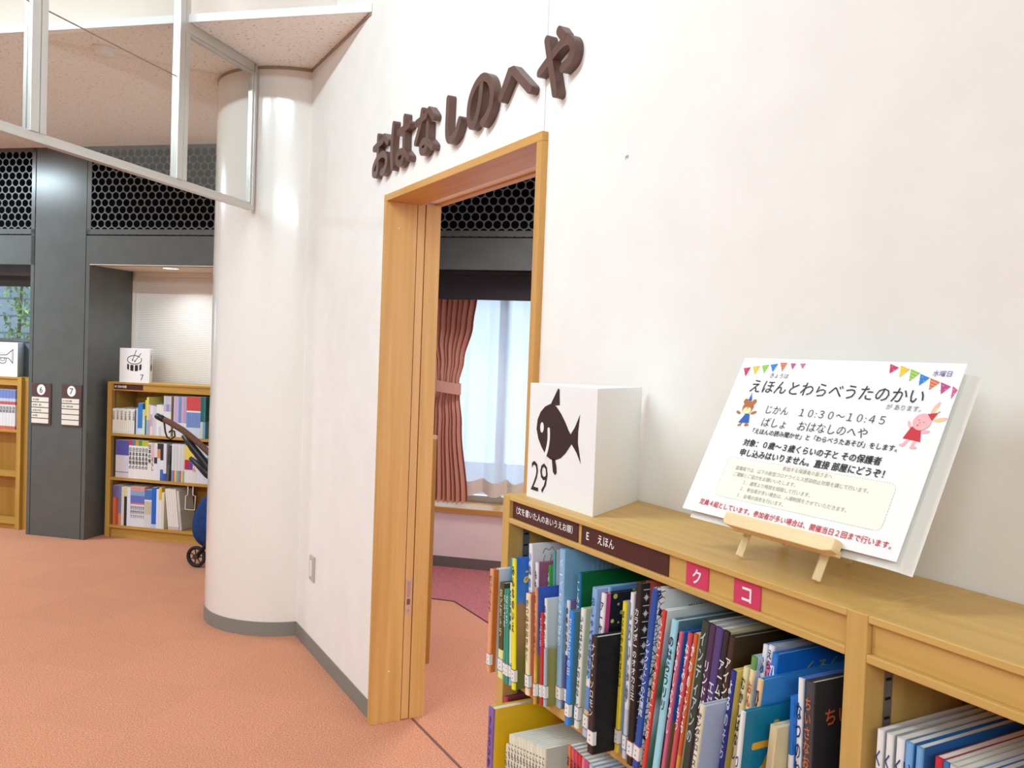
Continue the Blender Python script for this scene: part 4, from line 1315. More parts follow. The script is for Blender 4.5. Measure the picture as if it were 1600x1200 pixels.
def flag(cx, zt, tx, tz, c, w, tilt, style):
    mb = MB()
    a = Vector((cx - w, zt - tilt))
    b = Vector((cx + w, zt + tilt))
    t = Vector((tx, tz))
    mb.add([(a.x, -.0004, a.y), (t.x, -.0004, t.y), (b.x, -.0004, b.y)], [(0, 1, 2)], 0)
    for k in range(3):
        f0, f1 = .18 + .26 * k, .26 + .26 * k
        if style == 'stripe':
            q = [a + (t - a) * f0, a + (t - a) * f1, b + (t - b) * f1, b + (t - b) * f0]
            mb.add([(v.x, -.0005, v.y) for v in q], [(0, 1, 2, 3)], 1)
        else:
            m_ = (a + b) / 2
            p = m_ + (t - m_) * (.2 + .24 * k) + (b - a) * (.16 if k % 2 else -.16)
            mb.disc_y(p.x, p.y, .0012, .0012, -.0006, -.0004, 8, 1)
    c2 = tuple(min(255, int(v * .65 + 90)) for v in c)
    mb.build('pennant', [M(*c, .6), M(*c2, .6)], post)


for k, (tp, tip) in enumerate(zip([(.0159, .277), (.0359, .2805), (.0563, .2833), (.0751, .2859), (.0946, .2892), (.1158, .2886), (.1362, .2888)],
                                  [(.020, .2595), (.0404, .2636), (.060, .2665), (.0783, .2704), (.0982, .2722), (.1188, .277), (.1393, .2792)])):
    flag(*tp, *tip, FC[k], .0080 if k < 5 else .006, .0012 if k < 4 else 0, 'stripe' if k in (2, 4) else 'dot')
for k, (tp, tip) in enumerate(zip([(.3086, .2901), (.3272, .288), (.3457, .2825), (.3635, .2753), (.3814, .2692), (.3995, .2634), (.4150, .2584)],
                                  [(.3046, .2768), (.3233, .2709), (.3412, .265), (.3593, .259), (.3772, .2531), (.397, .2476), (.4142, .2404)])):
    flag(*tp, *tip, FC[k], .0085 if k < 6 else .0045, -.003, 'stripe' if k in (2, 4) else 'dot')


def P2(name, poly, c, y):
    a = sum(poly[i][0] * poly[(i + 1) % len(poly)][1] - poly[(i + 1) % len(poly)][0] * poly[i][1] for i in range(len(poly)))
    if a < 0:
        poly = poly[::-1]
    return poly, c, y


def ell(cx, cz, a, b, rot=0, n=20, t0=0, t1=360):
    r = math.radians(rot)
    out = []
    for k in range(n + (0 if t1 - t0 == 360 else 1)):
        t = math.radians(t0 + (t1 - t0) * k / n)
        u, v = a * math.cos(t), b * math.sin(t)
        out.append((cx + u * math.cos(r) - v * math.sin(r), cz + u * math.sin(r) + v * math.cos(r)))
    return out


def figure(name, shapes):
    mats, mb = [], MB()
    for i, (poly, c) in enumerate(shapes):
        a = sum(poly[j][0] * poly[(j + 1) % len(poly)][1] - poly[(j + 1) % len(poly)][0] * poly[j][1] for j in range(len(poly)))
        if a < 0:
            poly = poly[::-1]
        m = M(*c, .6)
        if m not in mats:
            mats.append(m)
        y = -.0003 - i * .00006
        mb.add([(x, y, z) for x, z in poly], [tuple(range(len(poly)))], mats.index(m))
    mb.build(name, mats, post)


BRN, BLU, CRE = (186, 112, 58), (44, 96, 186), (250, 240, 186)
figure('bear_picture', [
    (ell(.0452, .2118, .0048, .0052), BRN), (ell(.0650, .2118, .0048, .0052), BRN),
    (ell(.0385, .1893, .0062, .0026, 160), BRN), (ell(.0728, .1915, .0066, .0028, 20), BRN),
    (ell(.0520, .1665, .0042, .0022, 30), BRN), (ell(.0680, .1675, .0050, .0022, 10), BRN),
    (ell(.0545, .1690, .0018, .0050), BRN), (ell(.0660, .1700, .0018, .0050), BRN),
    ([(.0560, .1880), (.0655, .1885), (.0715, .1715), (.0475, .1705)], BLU),
    (ell(.0558, .2005, .0122, .0125), BRN), (ell(.0563, .1945, .0092, .0064), CRE),
    (ell(.0563, .1992, .0013, .0014, n=10), (40, 30, 26)), ([(.0560, .1985), (.0566, .1985), (.0565, .1945), (.0561, .1945)], (90, 70, 60)),
    ([(.0500, .2125), (.0585, .2140), (.0520, .2262)], (52, 104, 190)), (ell(.0521, .2268, .0012, .0016, n=8), (150, 170, 200))])
PNK, RD, YL = (246, 186, 190), (206, 44, 58), (248, 214, 116)
figure('rabbit_picture', [
    (ell(.3972, .2262, .0032, .0105, -22), PNK), (ell(.3980, .2245, .0018, .0082, -22), YL),
    (ell(.4105, .2085, .0100, .0032, 14), PNK), (ell(.4085, .2080, .0080, .0018, 14), YL),
    (ell(.3668, .1975, .0022, .0065, 30), PNK), (ell(.3945, .1885, .0072, .0026, 10), PNK),
    (ell(.3705, .1690, .0024, .0070, -28), PNK), (ell(.3672, .1655, .0048, .0020, 12), PNK),
    (ell(.3830, .1680, .0024, .0070, -8), PNK), (ell(.3850, .1632, .0052, .0020, 4), PNK),
    ([(.3715, .1945), (.3868, .1930), (.3925, .1725), (.3645, .1755)], RD),
    (ell(.3845, .2030, .0138, .0132), PNK),
    ([(.3890, .2155), (.3985, .2060), (.4040, .2190)], RD),
    (ell(.3795, .2050, .0022, .0010, n=10, t0=0, t1=180), (196, 110, 110)), (ell(.3880, .2020, .0022, .0010, n=10, t0=0, t1=180), (196, 110, 110)),
    (ell(.3820, .2012, .0010, .0009, n=8), (206, 96, 100)), (ell(.3802, .1970, .0012, .0016, n=8), (206, 96, 100)),
    ([(.4040, .2190), (.4062, .2205), (.4058, .2210), (.4036, .2196)], (140, 60, 90)), ([(.4040, .2190), (.4066, .2192), (.4066, .2197), (.4038, .2195)], (140, 60, 90))])

ea = empty('table_easel', (-.93, -.17, ZS))
tag(ea, 'small pine table easel holding up the event poster', 'easel')
W2L = Matrix.Translation(-Vector((-.93, -.17, ZS)))


def easel_part(name, mb, m, frame=True, bev=.0015):
    vs = []
    for q in mb.v:
        w = PM @ Vector(q) if frame else Vector(q)
        vs.append(tuple(W2L @ w))
    mb.v = vs
    return mb.build(name, m, ea, bevel=bev)


lb = MB().prism_y([(.1210, -.0085), (.1275, -.0125), (.3180, -.0145), (.3340, -.0110), (.3345, .0072), (.1205, .0082)], -.020, -.0012)
easel_part('ledge', lb, pine)
easel_part('ledge_lip', MB().box(.124, .331, -.0010, .0085, -.0140, -.0040), pine)


def leg(xa, foot, topz):
    # foot on the shelf (world), rising parallel to the poster behind it
    f = Vector(foot)
    loc = PM.inverted() @ f
    mb = MB()
    y0 = .024
    mb.tube([PM @ Vector((xa + .001, .026, topz)), f], [.0085, .0088], 4)
    return mb


easel_part('front_leg', leg(.135, (-1.034, -.196, ZS + .004), .20), pine_z, False, .002)
easel_part('front_leg', leg(.285, (-.873, -.199, ZS + .004), .20), pine_z, False, .002)
easel_part('crossbar', MB().box(.125, .295, .020, .034, .160, .176), pine)
for xt, ft in ((.140, (-1.080, -.046, ZS + .005)), (.280, (-.937, -.052, ZS + .005))):
    easel_part('back_leg', MB().tube([PM @ Vector((xt, .040, .160)), Vector(ft)], [.0075, .0080], 4), pine_z, False, .002)

# ------------------------------------------------------------------ story room: cabinet and curtains
cb = empty('low_cabinet', (-4.05, .35, 0))
tag(cb, 'low wooden cabinet inside the story room, seen past the door jamb', 'cabinet')
MB().box(.278, .300, -.13, .127, 0, 1.085).box(-.30, -.278, -.13, .127, 0, 1.085).build('side_panel', wood('cab_z', srgb(170, 118, 44), srgb(184, 132, 56), 'z'), cb, bevel=.001)
MB().box(-.30, .30, -.132, .129, 1.085, 1.103).build('top_board', M(206, 176, 130, .4), cb, bevel=.001)
MB().box(-.278, .278, -.13, -.118, 0, 1.085).build('back_panel', door_z, cb)
for z in (.06, .40, .74):
    MB().box(-.278, .278, -.118, .12, z, z + .02).build('shelf_board', door_x, cb)

cur_m, cnt, cp_ = new_mat('curtain_cloth')
cp_.inputs['Base Color'].default_value = srgb(212, 152, 132)
cp_.inputs['Roughness'].default_value = .9
cp_.inputs['Specular IOR Level'].default_value = .1
wv = cnt.nodes.new('ShaderNodeTexNoise')
wv.inputs['Scale'].default_value = 900
bp = cnt.nodes.new('ShaderNodeBump')
bp.inputs['Strength'].default_value = .15
bp.inputs['Distance'].default_value = .001
cnt.links.new(wv.outputs['Fac'], bp.inputs['Height'])
cnt.links.new(bp.outputs[0], cp_.inputs['Normal'])
sheer_m = bpy.data.materials.new('sheer_voile')
sheer_m.use_nodes = True
nt = sheer_m.node_tree
nt.nodes.clear()
so = nt.nodes.new('ShaderNodeOutputMaterial')
sd_ = nt.nodes.new('ShaderNodeBsdfDiffuse')
sd_.inputs[0].default_value = (.86, .87, .90, 1)
stl = nt.nodes.new('ShaderNodeBsdfTranslucent')
stl.inputs[0].default_value = (.84, .88, .94, 1)
str_ = nt.nodes.new('ShaderNodeBsdfTransparent')
m1 = nt.nodes.new('ShaderNodeMixShader')
m1.inputs[0].default_value = .55
m2 = nt.nodes.new('ShaderNodeMixShader')
m2.inputs[0].default_value = .16
nt.links.new(sd_.outputs[0], m1.inputs[1])
nt.links.new(stl.outputs[0], m1.inputs[2])
nt.links.new(m1.outputs[0], m2.inputs[1])
nt.links.new(str_.outputs[0], m2.inputs[2])
nt.links.new(m2.outputs[0], so.inputs[0])


def cloth(fn, nu, nz, mi=0):
    mb = MB()
    vs = [fn(i / nu, j / nz) for j in range(nz + 1) for i in range(nu + 1)]
    fs = [(j * (nu + 1) + i, j * (nu + 1) + i + 1, (j + 1) * (nu + 1) + i + 1, (j + 1) * (nu + 1) + i) for j in range(nz) for i in range(nu)]
    return mb.add(vs, fs, mi)


def lerp_table(tab, z):
    for (z0, a), (z1, b) in zip(tab, tab[1:]):
        if z0 >= z >= z1:
            t = (z0 - z) / (z0 - z1)
            t = t * t * (3 - 2 * t)
            return a + (b - a) * t
    return tab[-1][1] if z < tab[-1][0] else tab[0][1]


LE = [(1.90, -2.07), (1.62, -2.05), (1.42, -1.985), (1.27, -1.955), (1.10, -1.995), (.455, -2.03)]
RE = [(1.90, -1.632), (1.70, -1.655), (1.45, -1.712), (1.30, -1.742), (1.20, -1.735), (1.0, -1.712), (.455, -1.652)]


def drape(u, v):
    z = 1.90 - v * 1.447
    a, b = lerp_table(LE, z), lerp_table(RE, z)
    d = abs(z - 1.28)
    amp = .010 + .022 * min(1, d / .3)
    ph = u * 2 * math.pi * 10.5 + .5 * math.sin(u * 9)
    s = a + (b - a) * u + .006 * math.sin(ph * 2 + 1)
    bulge = .02 * math.sin(math.pi * u) * (1 - min(1, d / .25))
    w = .315 - bulge + amp * math.sin(ph) + .006 * math.sin(ph * .53 + 1)
    zz = z + (.012 * math.sin(ph) if v > .999 else 0)
    return (s, w, zz)


dc = empty('drape_curtain', GO, GR)
tag(dc, 'dusty rose curtain tied back at the left of the story room window', 'curtain')
dr_o = cloth(drape, 190, 70).build('panel', cur_m, dc, smooth=True)
ti = MB()


def tie(u, v):
    a = math.pi * 2 * u
    s = -1.850 + .128 * math.cos(a)
    w = .300 + .064 * math.sin(a)
    z = 1.295 - v * .078 + (.010 - .018 * (s + 1.85) / .128) * 1.0
    return (s, w, z)


cloth(tie, 48, 4).build('tieback', M(214, 158, 140, .85), dc, smooth=True)


def voile(u, v):
    z = 1.90 - v * 1.40
    s = -1.78 + u * 1.55
    ph = u * 2 * math.pi * 9.5
    f = math.sin(ph + .5 * math.sin(ph * .37))
    w = .425 + .034 * f + .012 * math.sin(ph * .31 + 2)
    z += (.012 * f if v > .999 else 0)
    return (s + .010 * math.cos(ph), w, z)


vc = empty('sheer_curtain', GO, GR)
tag(vc, 'white sheer curtain hanging in front of the story room window', 'curtain')
cloth(voile, 220, 30).build('panel', sheer_m, vc, smooth=True)


def hem(u, v):
    q = voile(u, 1.0)
    return (q[0], q[1] - .0015, .505 + (1 - v) * .10 + (q[2] - .5) * 1.0 - .003)


cloth(hem, 220, 2).build('hem', M(226, 216, 204, .8), vc, smooth=True)

# ------------------------------------------------------------------ directory plates on the grey pillar
def directory(s0, s1, num, lines, label):
    t = empty('directory_plate', G((s0 + s1) / 2, -.0005, 1.0), GR)
    tag(t, label, 'sign', 'brown shelf directory plates on the pillar')
    hw = (s1 - s0) / 2
    MB().box(-hw, hw, -.008, 0, -.155, .158).build('plate', sign_brown, t, bevel=.001)
    MB().disc_y(0, .108, .037, .040, -.0095, -.008, 32).build('number_disc', white_print, t)
    lettering('number', num, ink, t, (0, -.0098, .086), height=.045, align='CENTER')
    for k in range(5):
        z1 = .052 - k * .0405
        st = MB().box(-hw + .004, hw - .018, -.0095, -.008, z1 - .034, z1).build('strip', M(238, 234, 222, .5), t)
        if k < len(lines) and lines[k]:
            lettering('strip_text', lines[k], M(70, 66, 62, .6), st, (-hw + .012, -.0098, z1 - .024), height=.015, weight=.005, xscale=.72)


directory(-5.003, -4.832, '6', ['280 伝記集', '288 家系、皇室', '289 個人の伝記', '290 地理'], 'brown directory plate with number 6 on the grey pillar')
directory(-4.737, -4.565, '7', ['291 日本の地理', '292～ 各国の地理'], 'brown directory plate with number 7 on the grey pillar')

# ------------------------------------------------------------------ far bookcases
def far_case(s0, s1, w0, label, lp=.040, rp=.040, zb=(.797, .461, .096), th=.022, D=.30):
    t = empty('wall_bookcase', G(s0, w0, 0), GR)
    tag(t, label, 'bookcase', 'oak bookcases along the far wall')
    L_ = s1 - s0
    MB().box(0, lp, 0, D, 0, 1.187).build('side_panel', fshelf_z, t, bevel=.002)
    MB().box(L_ - rp, L_, 0, D, 0, 1.187).build('side_panel', fshelf_z, t, bevel=.002)
    MB().box(lp, L_ - rp, 0, D, 1.172, 1.187).build('top_board', fshelf_x, t, bevel=.001)
    MB().box(lp, L_ - rp, .008, .03, 1.122, 1.172).build('fascia', fshelf_x, t)
    MB().box(lp, L_ - rp, D - .015, D, .0, 1.172).build('back_panel', fshelf_z, t)
    for z in zb:
        MB().box(lp, L_ - rp, .003, D - .015, z - th, z).build('shelf_board', fshelf_x, t, bevel=.001)
    MB().box(lp, L_ - rp, .025, .045, 0, zb[2] - th).build('plinth', fshelf_x, t)
    for x in (lp, L_ - rp - .003):
        for y in (.03, D - .06):
            MB().box(x, x + .003, y, y + .014, .10, 1.12).build('shelf_rail', steel_m, t)
    return t


c7 = far_case(-4.476, -3.44, .160, 'oak bookcase in the lit shelf bay under the drum sign')
np_ = MB().box(.050, .302, .0055, .0085, 1.132, 1.171).build('name_plate', brown_m, c7)
lettering('plate_text', '291 日本の地理', white_print, np_, (.058, .0052, 1.144), height=.019, weight=.02, xscale=.75)
c6 = far_case(-6.30, -5.196, .100, 'oak bookcase at the left picture edge under the trumpet sign', zb=(.778, .432, .062), D=.195)
fp = MB().box(0, .066, .01, .17, 0, 1.183).build('filler_panel', fshelf_z, c6, (-5.194 + 6.30, .02, 0))

ORD = ['first', 'second', 'third', 'fourth', 'fifth', 'sixth', 'seventh', 'eighth', 'ninth', 'tenth', 'eleventh', 'twelfth', 'thirteenth', 'fourteenth', 'fifteenth', 'sixteenth', 'seventeenth', 'eighteenth', 'nineteenth', 'twentieth',
       'twenty-first', 'twenty-second', 'twenty-third', 'twenty-fourth', 'twenty-fifth', 'twenty-sixth', 'twenty-seventh', 'twenty-eighth', 'twenty-ninth', 'thirtieth', 'thirty-first', 'thirty-second', 'thirty-third', 'thirty-fourth', 'thirty-fifth', 'thirty-sixth', 'thirty-seventh', 'thirty-eighth', 'thirty-ninth', 'fortieth', 'forty-first', 'forty-second', 'forty-third', 'forty-fourth', 'forty-fifth', 'forty-sixth']


def far_book(s, w, z, th, h, bands, label, group, lean=0.0, dep=.17, text=None):
    t = empty('shelved_book', G(s, w, z + .0004 + (abs(math.sin(lean)) * th if lean > 0 else 0)), (0, 0, 0))
    t.rotation_euler = (Matrix.Rotation(GA, 3, 'Z') @ Matrix.Rotation(lean, 3, 'Y')).to_euler()
    tag(t, label, 'book', group)
    mats, mb, z0 = [], MB(), 0
    for q, c in bands:
        m = M(*c, .4)
        if m not in mats:
            mats.append(m)
        mb.box(0, th, 0, dep, z0, q * h, mats.index(m))
        z0 = q * h
    mb.build('cover', mats, t)
    MB().box(.001, th - .001, .002, dep - .002, h - .001, h + .0005).build('page_block', page_m, t)
    if text:
        lettering('title_lettering', text[0], M(*text[1], .5), t, (th / 2, -.0005, h * text[2]), height=h * text[3], vertical=True, weight=.02, xscale=min(1.0, th * .8 / (h * text[3] / len(text[0]) * .9)))


CW = (236, 232, 220)
WB, LAV = (234, 234, 238), (206, 196, 222)


def row(shelf_word, z, w, items):
    for k, (s, th, h, bands, desc, *rest) in enumerate(items):
        kw = rest[0] if rest else {}
        far_book(s, w, z, th, h, bands, '%s, %s from left on the %s drum bay shelf' % (desc, ORD[k], shelf_word), 'books on the %s shelf of the lit bay' % shelf_word, **kw)


r1 = []
for k in range(11):
    r1.append((-4.431 + k * .0174, .0164, .186 + .002 * (k % 3), [(.1, (226, 226, 222)), (.94, CW), (1, (244, 242, 236))], 'white pocket book', dict(text=('日本地理', (120, 120, 116), .9, .35)) if k % 2 == 0 else {}))
s = -4.238
for th, h, b, d in ((.010, .180, [(1, (52, 56, 70))], 'dark blue book'), (.016, .196, [(1, (190, 206, 226))], 'pale blue book'), (.040, .236, [(.2, (206, 222, 236)), (1, (58, 130, 204))], 'wide bright blue book'),  # first entry: dark colour stands in for a shaded gap between books
                    (.022, .190, [(.6, (226, 226, 190)), (1, (206, 214, 180))], 'cream green book'), (.012, .262, [(.55, (40, 110, 140)), (1, (216, 206, 90))], 'teal book with yellow top'), (.018, .284, [(.4, (150, 190, 210)), (1, (232, 222, 110))], 'pale yellow topped book'),
                    (.015, .230, [(.5, (216, 160, 160)), (1, (226, 190, 200))], 'pink book'), (.018, .226, [(.3, (226, 226, 230)), (.7, (190, 180, 214)), (1, (234, 232, 236))], 'white and violet book'), (.018, .222, [(.6, (226, 200, 206)), (1, (222, 220, 228))], 'pale pink book'),
                    (.018, .218, [(1, (216, 216, 222))], 'pale grey book'), (.020, .232, [(1, (240, 238, 230))], 'white book'), (.020, .234, [(.3, (200, 214, 230)), (1, (240, 238, 232))], 'white book with pale blue foot'), (.018, .230, [(1, (234, 230, 222))], 'off white book'),
                    (.024, .300, [(.62, (232, 230, 230)), (.8, (196, 186, 220)), (1, (206, 206, 214))], 'lavender topped white book'), (.022, .300, [(.62, (232, 230, 230)), (.8, (150, 150, 196)), (1, (206, 196, 220))], 'lavender topped book with dark band'),
                    (.018, .299, [(.62, (232, 230, 230)), (.8, (196, 186, 220)), (1, (212, 206, 224))], 'slim lavender topped white book'), (.012, .300, [(1, (120, 112, 56))], 'thin olive book'), (.008, .297, [(1, (60, 56, 40))], 'thin dark book'),
                    (.022, .302, [(.35, (230, 230, 236)), (1, (214, 180, 204))], 'pink lilac book'), (.022, .302, [(.35, (230, 230, 236)), (1, (192, 184, 222))], 'lilac book'), (.022, .303, [(.35, (230, 230, 236)), (1, (110, 150, 206))], 'cornflower blue book'),
                    (.022, .303, [(.35, (230, 230, 236)), (1, (214, 170, 190))], 'rose book'), (.022, .303, [(.35, (230, 230, 236)), (1, (176, 168, 206))], 'violet book')):
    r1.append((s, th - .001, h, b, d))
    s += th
for k in range(7):
    r1.append((s, .0158, .306, [(.25, (214, 222, 236)), (.62, (120, 150, 204)), (.66, (240, 240, 240)), (1, (216, 84, 84))], 'red topped blue and white book'))
    s += .0168
for d, b in (('dark teal book', [(.4, (206, 214, 206)), (1, (40, 110, 112))]), ('green teal book', [(.4, (120, 170, 196)), (1, (60, 120, 116))])):
    r1.append((s, .020, .308, b, d))
    s += .021
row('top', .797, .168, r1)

r2 = []
s = -4.396
for k in range(8):
    r2.append((s, .0135, .284, [(.14, (220, 214, 220)), (.155, (70, 60, 70)), (.60, (222, 216, 224)), (1, (92, 90, 170))], 'violet topped white book'))
    s += .0142
for cn, c in (('red', (206, 60, 90)), ('teal', (60, 140, 160)), ('orange', (216, 150, 60)), ('green', (90, 150, 70)), ('lime', (180, 190, 70)), ('yellow', (206, 186, 60))):
    r2.append((s, .0268, .290, [(.86, (238, 236, 234)), (1, c)], 'white book with %s cap' % cn, dict(text=('日本各地の', (30, 28, 30), .80, .55))))
    s += .0278
for d, b, tx in (('red spotted white book', [(1, (236, 232, 228))], ('日本の地', (30, 28, 30), .95, .5)), ('rose and white book', [(.5, (234, 230, 230)), (1, (226, 186, 186))], ('くらし', (60, 40, 46), .6, .35)),
                 ('white book with a black band', [(.45, (230, 230, 236)), (.62, (60, 58, 66)), (1, (228, 226, 230))], None), ('white book with an orange band', [(.60, (226, 228, 236)), (.85, (226, 140, 96)), (1, (60, 56, 66))], None),
                 ('black and white book', [(.3, (70, 110, 180)), (.55, (230, 230, 234)), (1, (52, 50, 58))], None), ('white book with blue foot', [(.2, (50, 90, 180)), (1, (222, 222, 230))], None)):
    r2.append((s, .0255, .278, b, d, dict(text=tx) if tx else {}))
    s += .0262
r2.append((s, .020, .272, [(.45, (90, 96, 84)), (1, (70, 66, 62))], 'dark olive leaning book', dict(lean=.07)))
s += .044
for k in range(8):
    r2.append((s, .0132, .282, [(.3, [(120, 150, 210), (206, 96, 90), (226, 206, 120), (130, 180, 150)][k % 4]), (1, [(222, 226, 232), (214, 206, 212), (226, 222, 206), (206, 216, 222)][(k * 3) % 4])], ['pastel blue footed book', 'pastel red footed book', 'pastel yellow footed book', 'pastel green footed book'][k % 4]))
    s += .0138
for k in range(4):
    r2.append((s, .0165, .276, [(.35, (232, 230, 226)), (.62, [(196, 44, 70), (196, 44, 70), (110, 80, 160), (110, 80, 160)][k]), (1, (232, 214, 96))], ['yellow topped book with crimson middle', 'second crimson and yellow book', 'yellow topped book with violet middle', 'second violet and yellow book'][k]))
    s += .0172
r2.append((s, .030, .284, [(1, (236, 224, 220))], 'white book with pink writing', dict(text=('にっぽん', (206, 90, 100), .9, .6))))
s += .031
for k in range(4):
    r2.append((s, .0290, .280, [(.4, (226, 230, 240)), (.7, (50, 110, 196)), (1, (200, 216, 236))], 'blue and white patterned book'))
    s += .0298
row('middle', .461, .168, r2)

r3 = []
s = -4.412
for d, b, h in (('violet topped orange book', [(.7, (216, 110, 60)), (1, (110, 96, 150))], .300), ('violet topped rust book', [(.7, (190, 80, 50)), (1, (120, 104, 160))], .302), ('slate blue book', [(.3, (206, 150, 120)), (1, (110, 130, 180))], .300),
                ('cream book with pink writing', [(1, (232, 222, 200))], .296), ('tall cream topped black book', [(.75, (48, 46, 48)), (1, (226, 214, 160))], .298)):
    r3.append((s, .0235, h, b, d))
    s += .0245
r3.append((s, .0290, .295, [(1, (226, 230, 240))], 'white spined wide book'))
s += .030
for k in range(7):
    r3.append((s, .0168, .302, [(.56, (228, 226, 232)), (.60, (216, 110, 130)), (.78, (100, 120, 190)), (.9, (140, 170, 206)), (1, (222, 150, 140))], 'white, blue and pink banded book', dict(text=('きせつ', (70, 70, 110), .52, .3))))
    s += .0174
for k in range(4):
    r3.append((s, .0148, .286, [(.35, (214, 216, 220)), (.70, (206, 196, 170)), (.74, (232, 232, 236)), (1, (80, 120, 190))], 'tan book with blue and pink top'))
    s += .0155
r3.append((s, .0390, .308, [(.10, (190, 206, 230)), (1, (30, 104, 206))], 'wide strong blue book'))
s += .040
for d, b, h in (('white book with blue writing', [(1, (230, 230, 236))], .298), ('white book with a yellow top', [(.7, (232, 230, 230)), (1, (226, 190, 66))], .312), ('cream book with green foot', [(1, (226, 220, 196))], .276)):
    r3.append((s, .0215, h, b, d))
    s += .0225
ln = -.12
for d, th in (('leaning thin white book', .014), ('leaning white book', .016), ('leaning cream booklet', .018), ('leaning cream pink booklet', .018), ('leaning pale booklet', .018)):
    r3.append((s + .040, th, .308, [(.08, (216, 190, 180)), (1, (238, 228, 220))], d, dict(lean=ln)))
    s += th + .0015
r3.append((s + .044, .020, .296, [(.5, (190, 190, 184)), (1, (206, 204, 198))], 'grey leaning book', dict(lean=ln)))
row('bottom', .096, .168, r3)
# wire book end at the end of the bottom row
wbk = empty('wire_bookend', G(-3.745, .175, .115), GR)
tag(wbk, 'white wire book end at the right of the bottom row in the lit bay', 'bookend')
MB().tube([(-.03, 0, .325), (-.03, 0, .255), (-.048, 0, .245), (-.050, 0, .145), (.030, 0, .145), (.034, 0, .25), (.012, 0, .255), (.012, 0, .325)], .0035, 8).build('wire', M(238, 236, 230, .35), wbk, smooth=True)

# left edge bookcase: last visible books of its top shelf
lb6 = ['blue topped white book farthest left', 'blue topped white book, second at the left picture edge', 'blue topped white book, third at the left picture edge', 'blue topped white book, fourth at the left picture edge',
       'blue topped white book, fifth at the left picture edge', 'blue topped white book, last of the row at the left edge']
for k in range(6):
    far_book(-5.425 + k * .0285, .106, .778, .0270, .308, [(.08, (206, 110, 96)), (.62, (232, 230, 232)), (.70, (206, 96, 96)), (.78, (196, 206, 232)), (1, (120, 140, 200))], lb6[k] + ' under the trumpet sign', 'books under the trumpet sign',
             text=('伝記', (50, 50, 60), .58, .16))

# ------------------------------------------------------------------ pushchair behind the column
pc = empty('pushchair', GO, GR)
tag(pc, 'blue pushchair with a brown handle half hidden behind the column', 'pushchair')
tube_m = M(30, 30, 34, .4)
foam_m = noise_mat('brown_grip', srgb(96, 66, 50), srgb(108, 76, 58), 60, .6)
blue_m = noise_mat('navy_cloth', srgb(26, 54, 104), srgb(34, 66, 122), 40, .85, .2, 300, .2)
for w, nm in ((-.40, 0), ):
    MB().tube([(-3.600, w, .985), (-3.545, w, .965), (-3.44, w, .915), (-3.33, w, .845), (-3.22, w, .760), (-3.12, w, .66)], [.020, .020, .021, .021, .020, .019], 14).build('handle_grip', foam_m, pc, smooth=True)
    MB().tube([(-3.652, w, .995), (-3.640, w, 1.000), (-3.610, w, .990), (-3.585, w, .978)], [.012, .021, .022, .021], 14).build('handle_joint', tube_m, pc, smooth=True)
    MB().tube([(-3.585, w, .965), (-3.575, w, .90), (-3.56, w, .862), (-3.53, w, .850), (-3.50, w, .872), (-3.505, w, .905), (-3.53, w, .910), (-3.545, w, .895)], .006, 8).build('wrist_strap', tube_m, pc, smooth=True)
MB().tube([(-3.43, -.40, .885), (-3.36, -.40, .80), (-3.28, -.40, .72), (-3.05, -.40, .46), (-2.78, -.40, .12)], [.022, .026, .026, .022, .020], 10).build('frame_tube', tube_m, pc, smooth=True)
MB().tube([(-3.38, -.40, .735), (-3.25, -.40, .64), (-2.90, -.40, .42)], [.012, .030, .024], 10).build('frame_bracket', tube_m, pc, smooth=True)
MB().tube([(-3.43, -.02, .885), (-3.28, -.02, .72), (-3.05, -.02, .46), (-2.78, -.02, .12)], .022, 10).build('frame_tube', tube_m, pc, smooth=True)
MB().tube([(-3.30, -.40, .09), (-3.05, -.40, .40)], .014, 10).build('rear_strut', tube_m, pc, smooth=True)
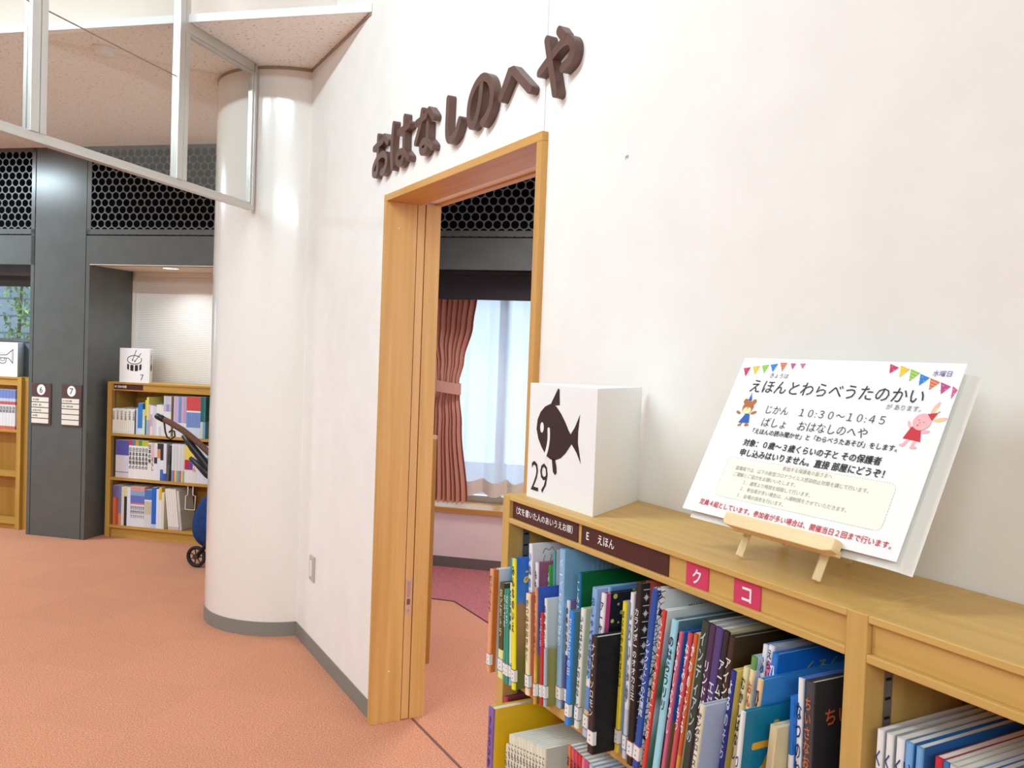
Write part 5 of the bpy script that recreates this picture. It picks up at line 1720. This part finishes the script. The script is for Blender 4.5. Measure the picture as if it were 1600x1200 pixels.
MB().tube([(-3.30, -.02, .09), (-3.05, -.02, .40)], .014, 10).build('rear_strut', tube_m, pc, smooth=True)
bag = MB()
vs, fs = [], []
NU, NV = 28, 18
for j in range(NV + 1):
    ph = math.pi * j / NV - math.pi / 2
    for i in range(NU):
        t = 2 * math.pi * i / NU
        sg = lambda a, e: math.copysign(abs(a) ** e, a)
        x = .30 * sg(math.cos(ph), .62) * sg(math.cos(t), .7)
        y = .20 * sg(math.cos(ph), .62) * sg(math.sin(t), .7)
        z = .225 * sg(math.sin(ph), .82)
        wr = 1 + .012 * math.sin(11 * t + 5 * z * 6)
        x -= .05 * (-z / .2)
        vs.append((-3.115 + x * wr, -.21 + y * wr, .322 + z))
for j in range(NV):
    for i in range(NU):
        i2 = (i + 1) % NU
        fs.append((j * NU + i, j * NU + i2, (j + 1) * NU + i2, (j + 1) * NU + i))
bag.add(vs, fs).build('seat_bag', blue_m, pc, smooth=True)


def wheel(s, w):
    h = empty('wheel', (s, w, .0725), (0, 0, 0), pc)
    ring = MB()
    n = 40
    vs, fs = [], []
    for i in range(n):
        t = 2 * math.pi * i / n
        for k in range(10):
            a = 2 * math.pi * k / 10
            r = .060 + .012 * math.cos(a)
            vs.append((r * math.cos(t), .014 * math.sin(a), r * math.sin(t)))
    for i in range(n):
        for k in range(10):
            i2, k2 = (i + 1) % n, (k + 1) % 10
            fs.append((i * 10 + k, i * 10 + k2, i2 * 10 + k2, i2 * 10 + k))
    ring.add(vs, fs).build('tyre', M(34, 32, 32, .7), h, smooth=True)
    MB().disc_y(0, 0, .018, .018, -.016, .016, 20).build('hub', M(58, 56, 56, .5), h)
    sp = MB()
    for k in range(7):
        t = 2 * math.pi * k / 7
        sp.tube([(.015 * math.cos(t), 0, .015 * math.sin(t)), (.052 * math.cos(t), 0, .052 * math.sin(t))], .004, 6)
    sp.build('spokes', M(40, 38, 38, .5), h)


wheel(-3.322, -.39)
wheel(-3.322, -.03)
wheel(-2.78, -.39)
wheel(-2.78, -.03)
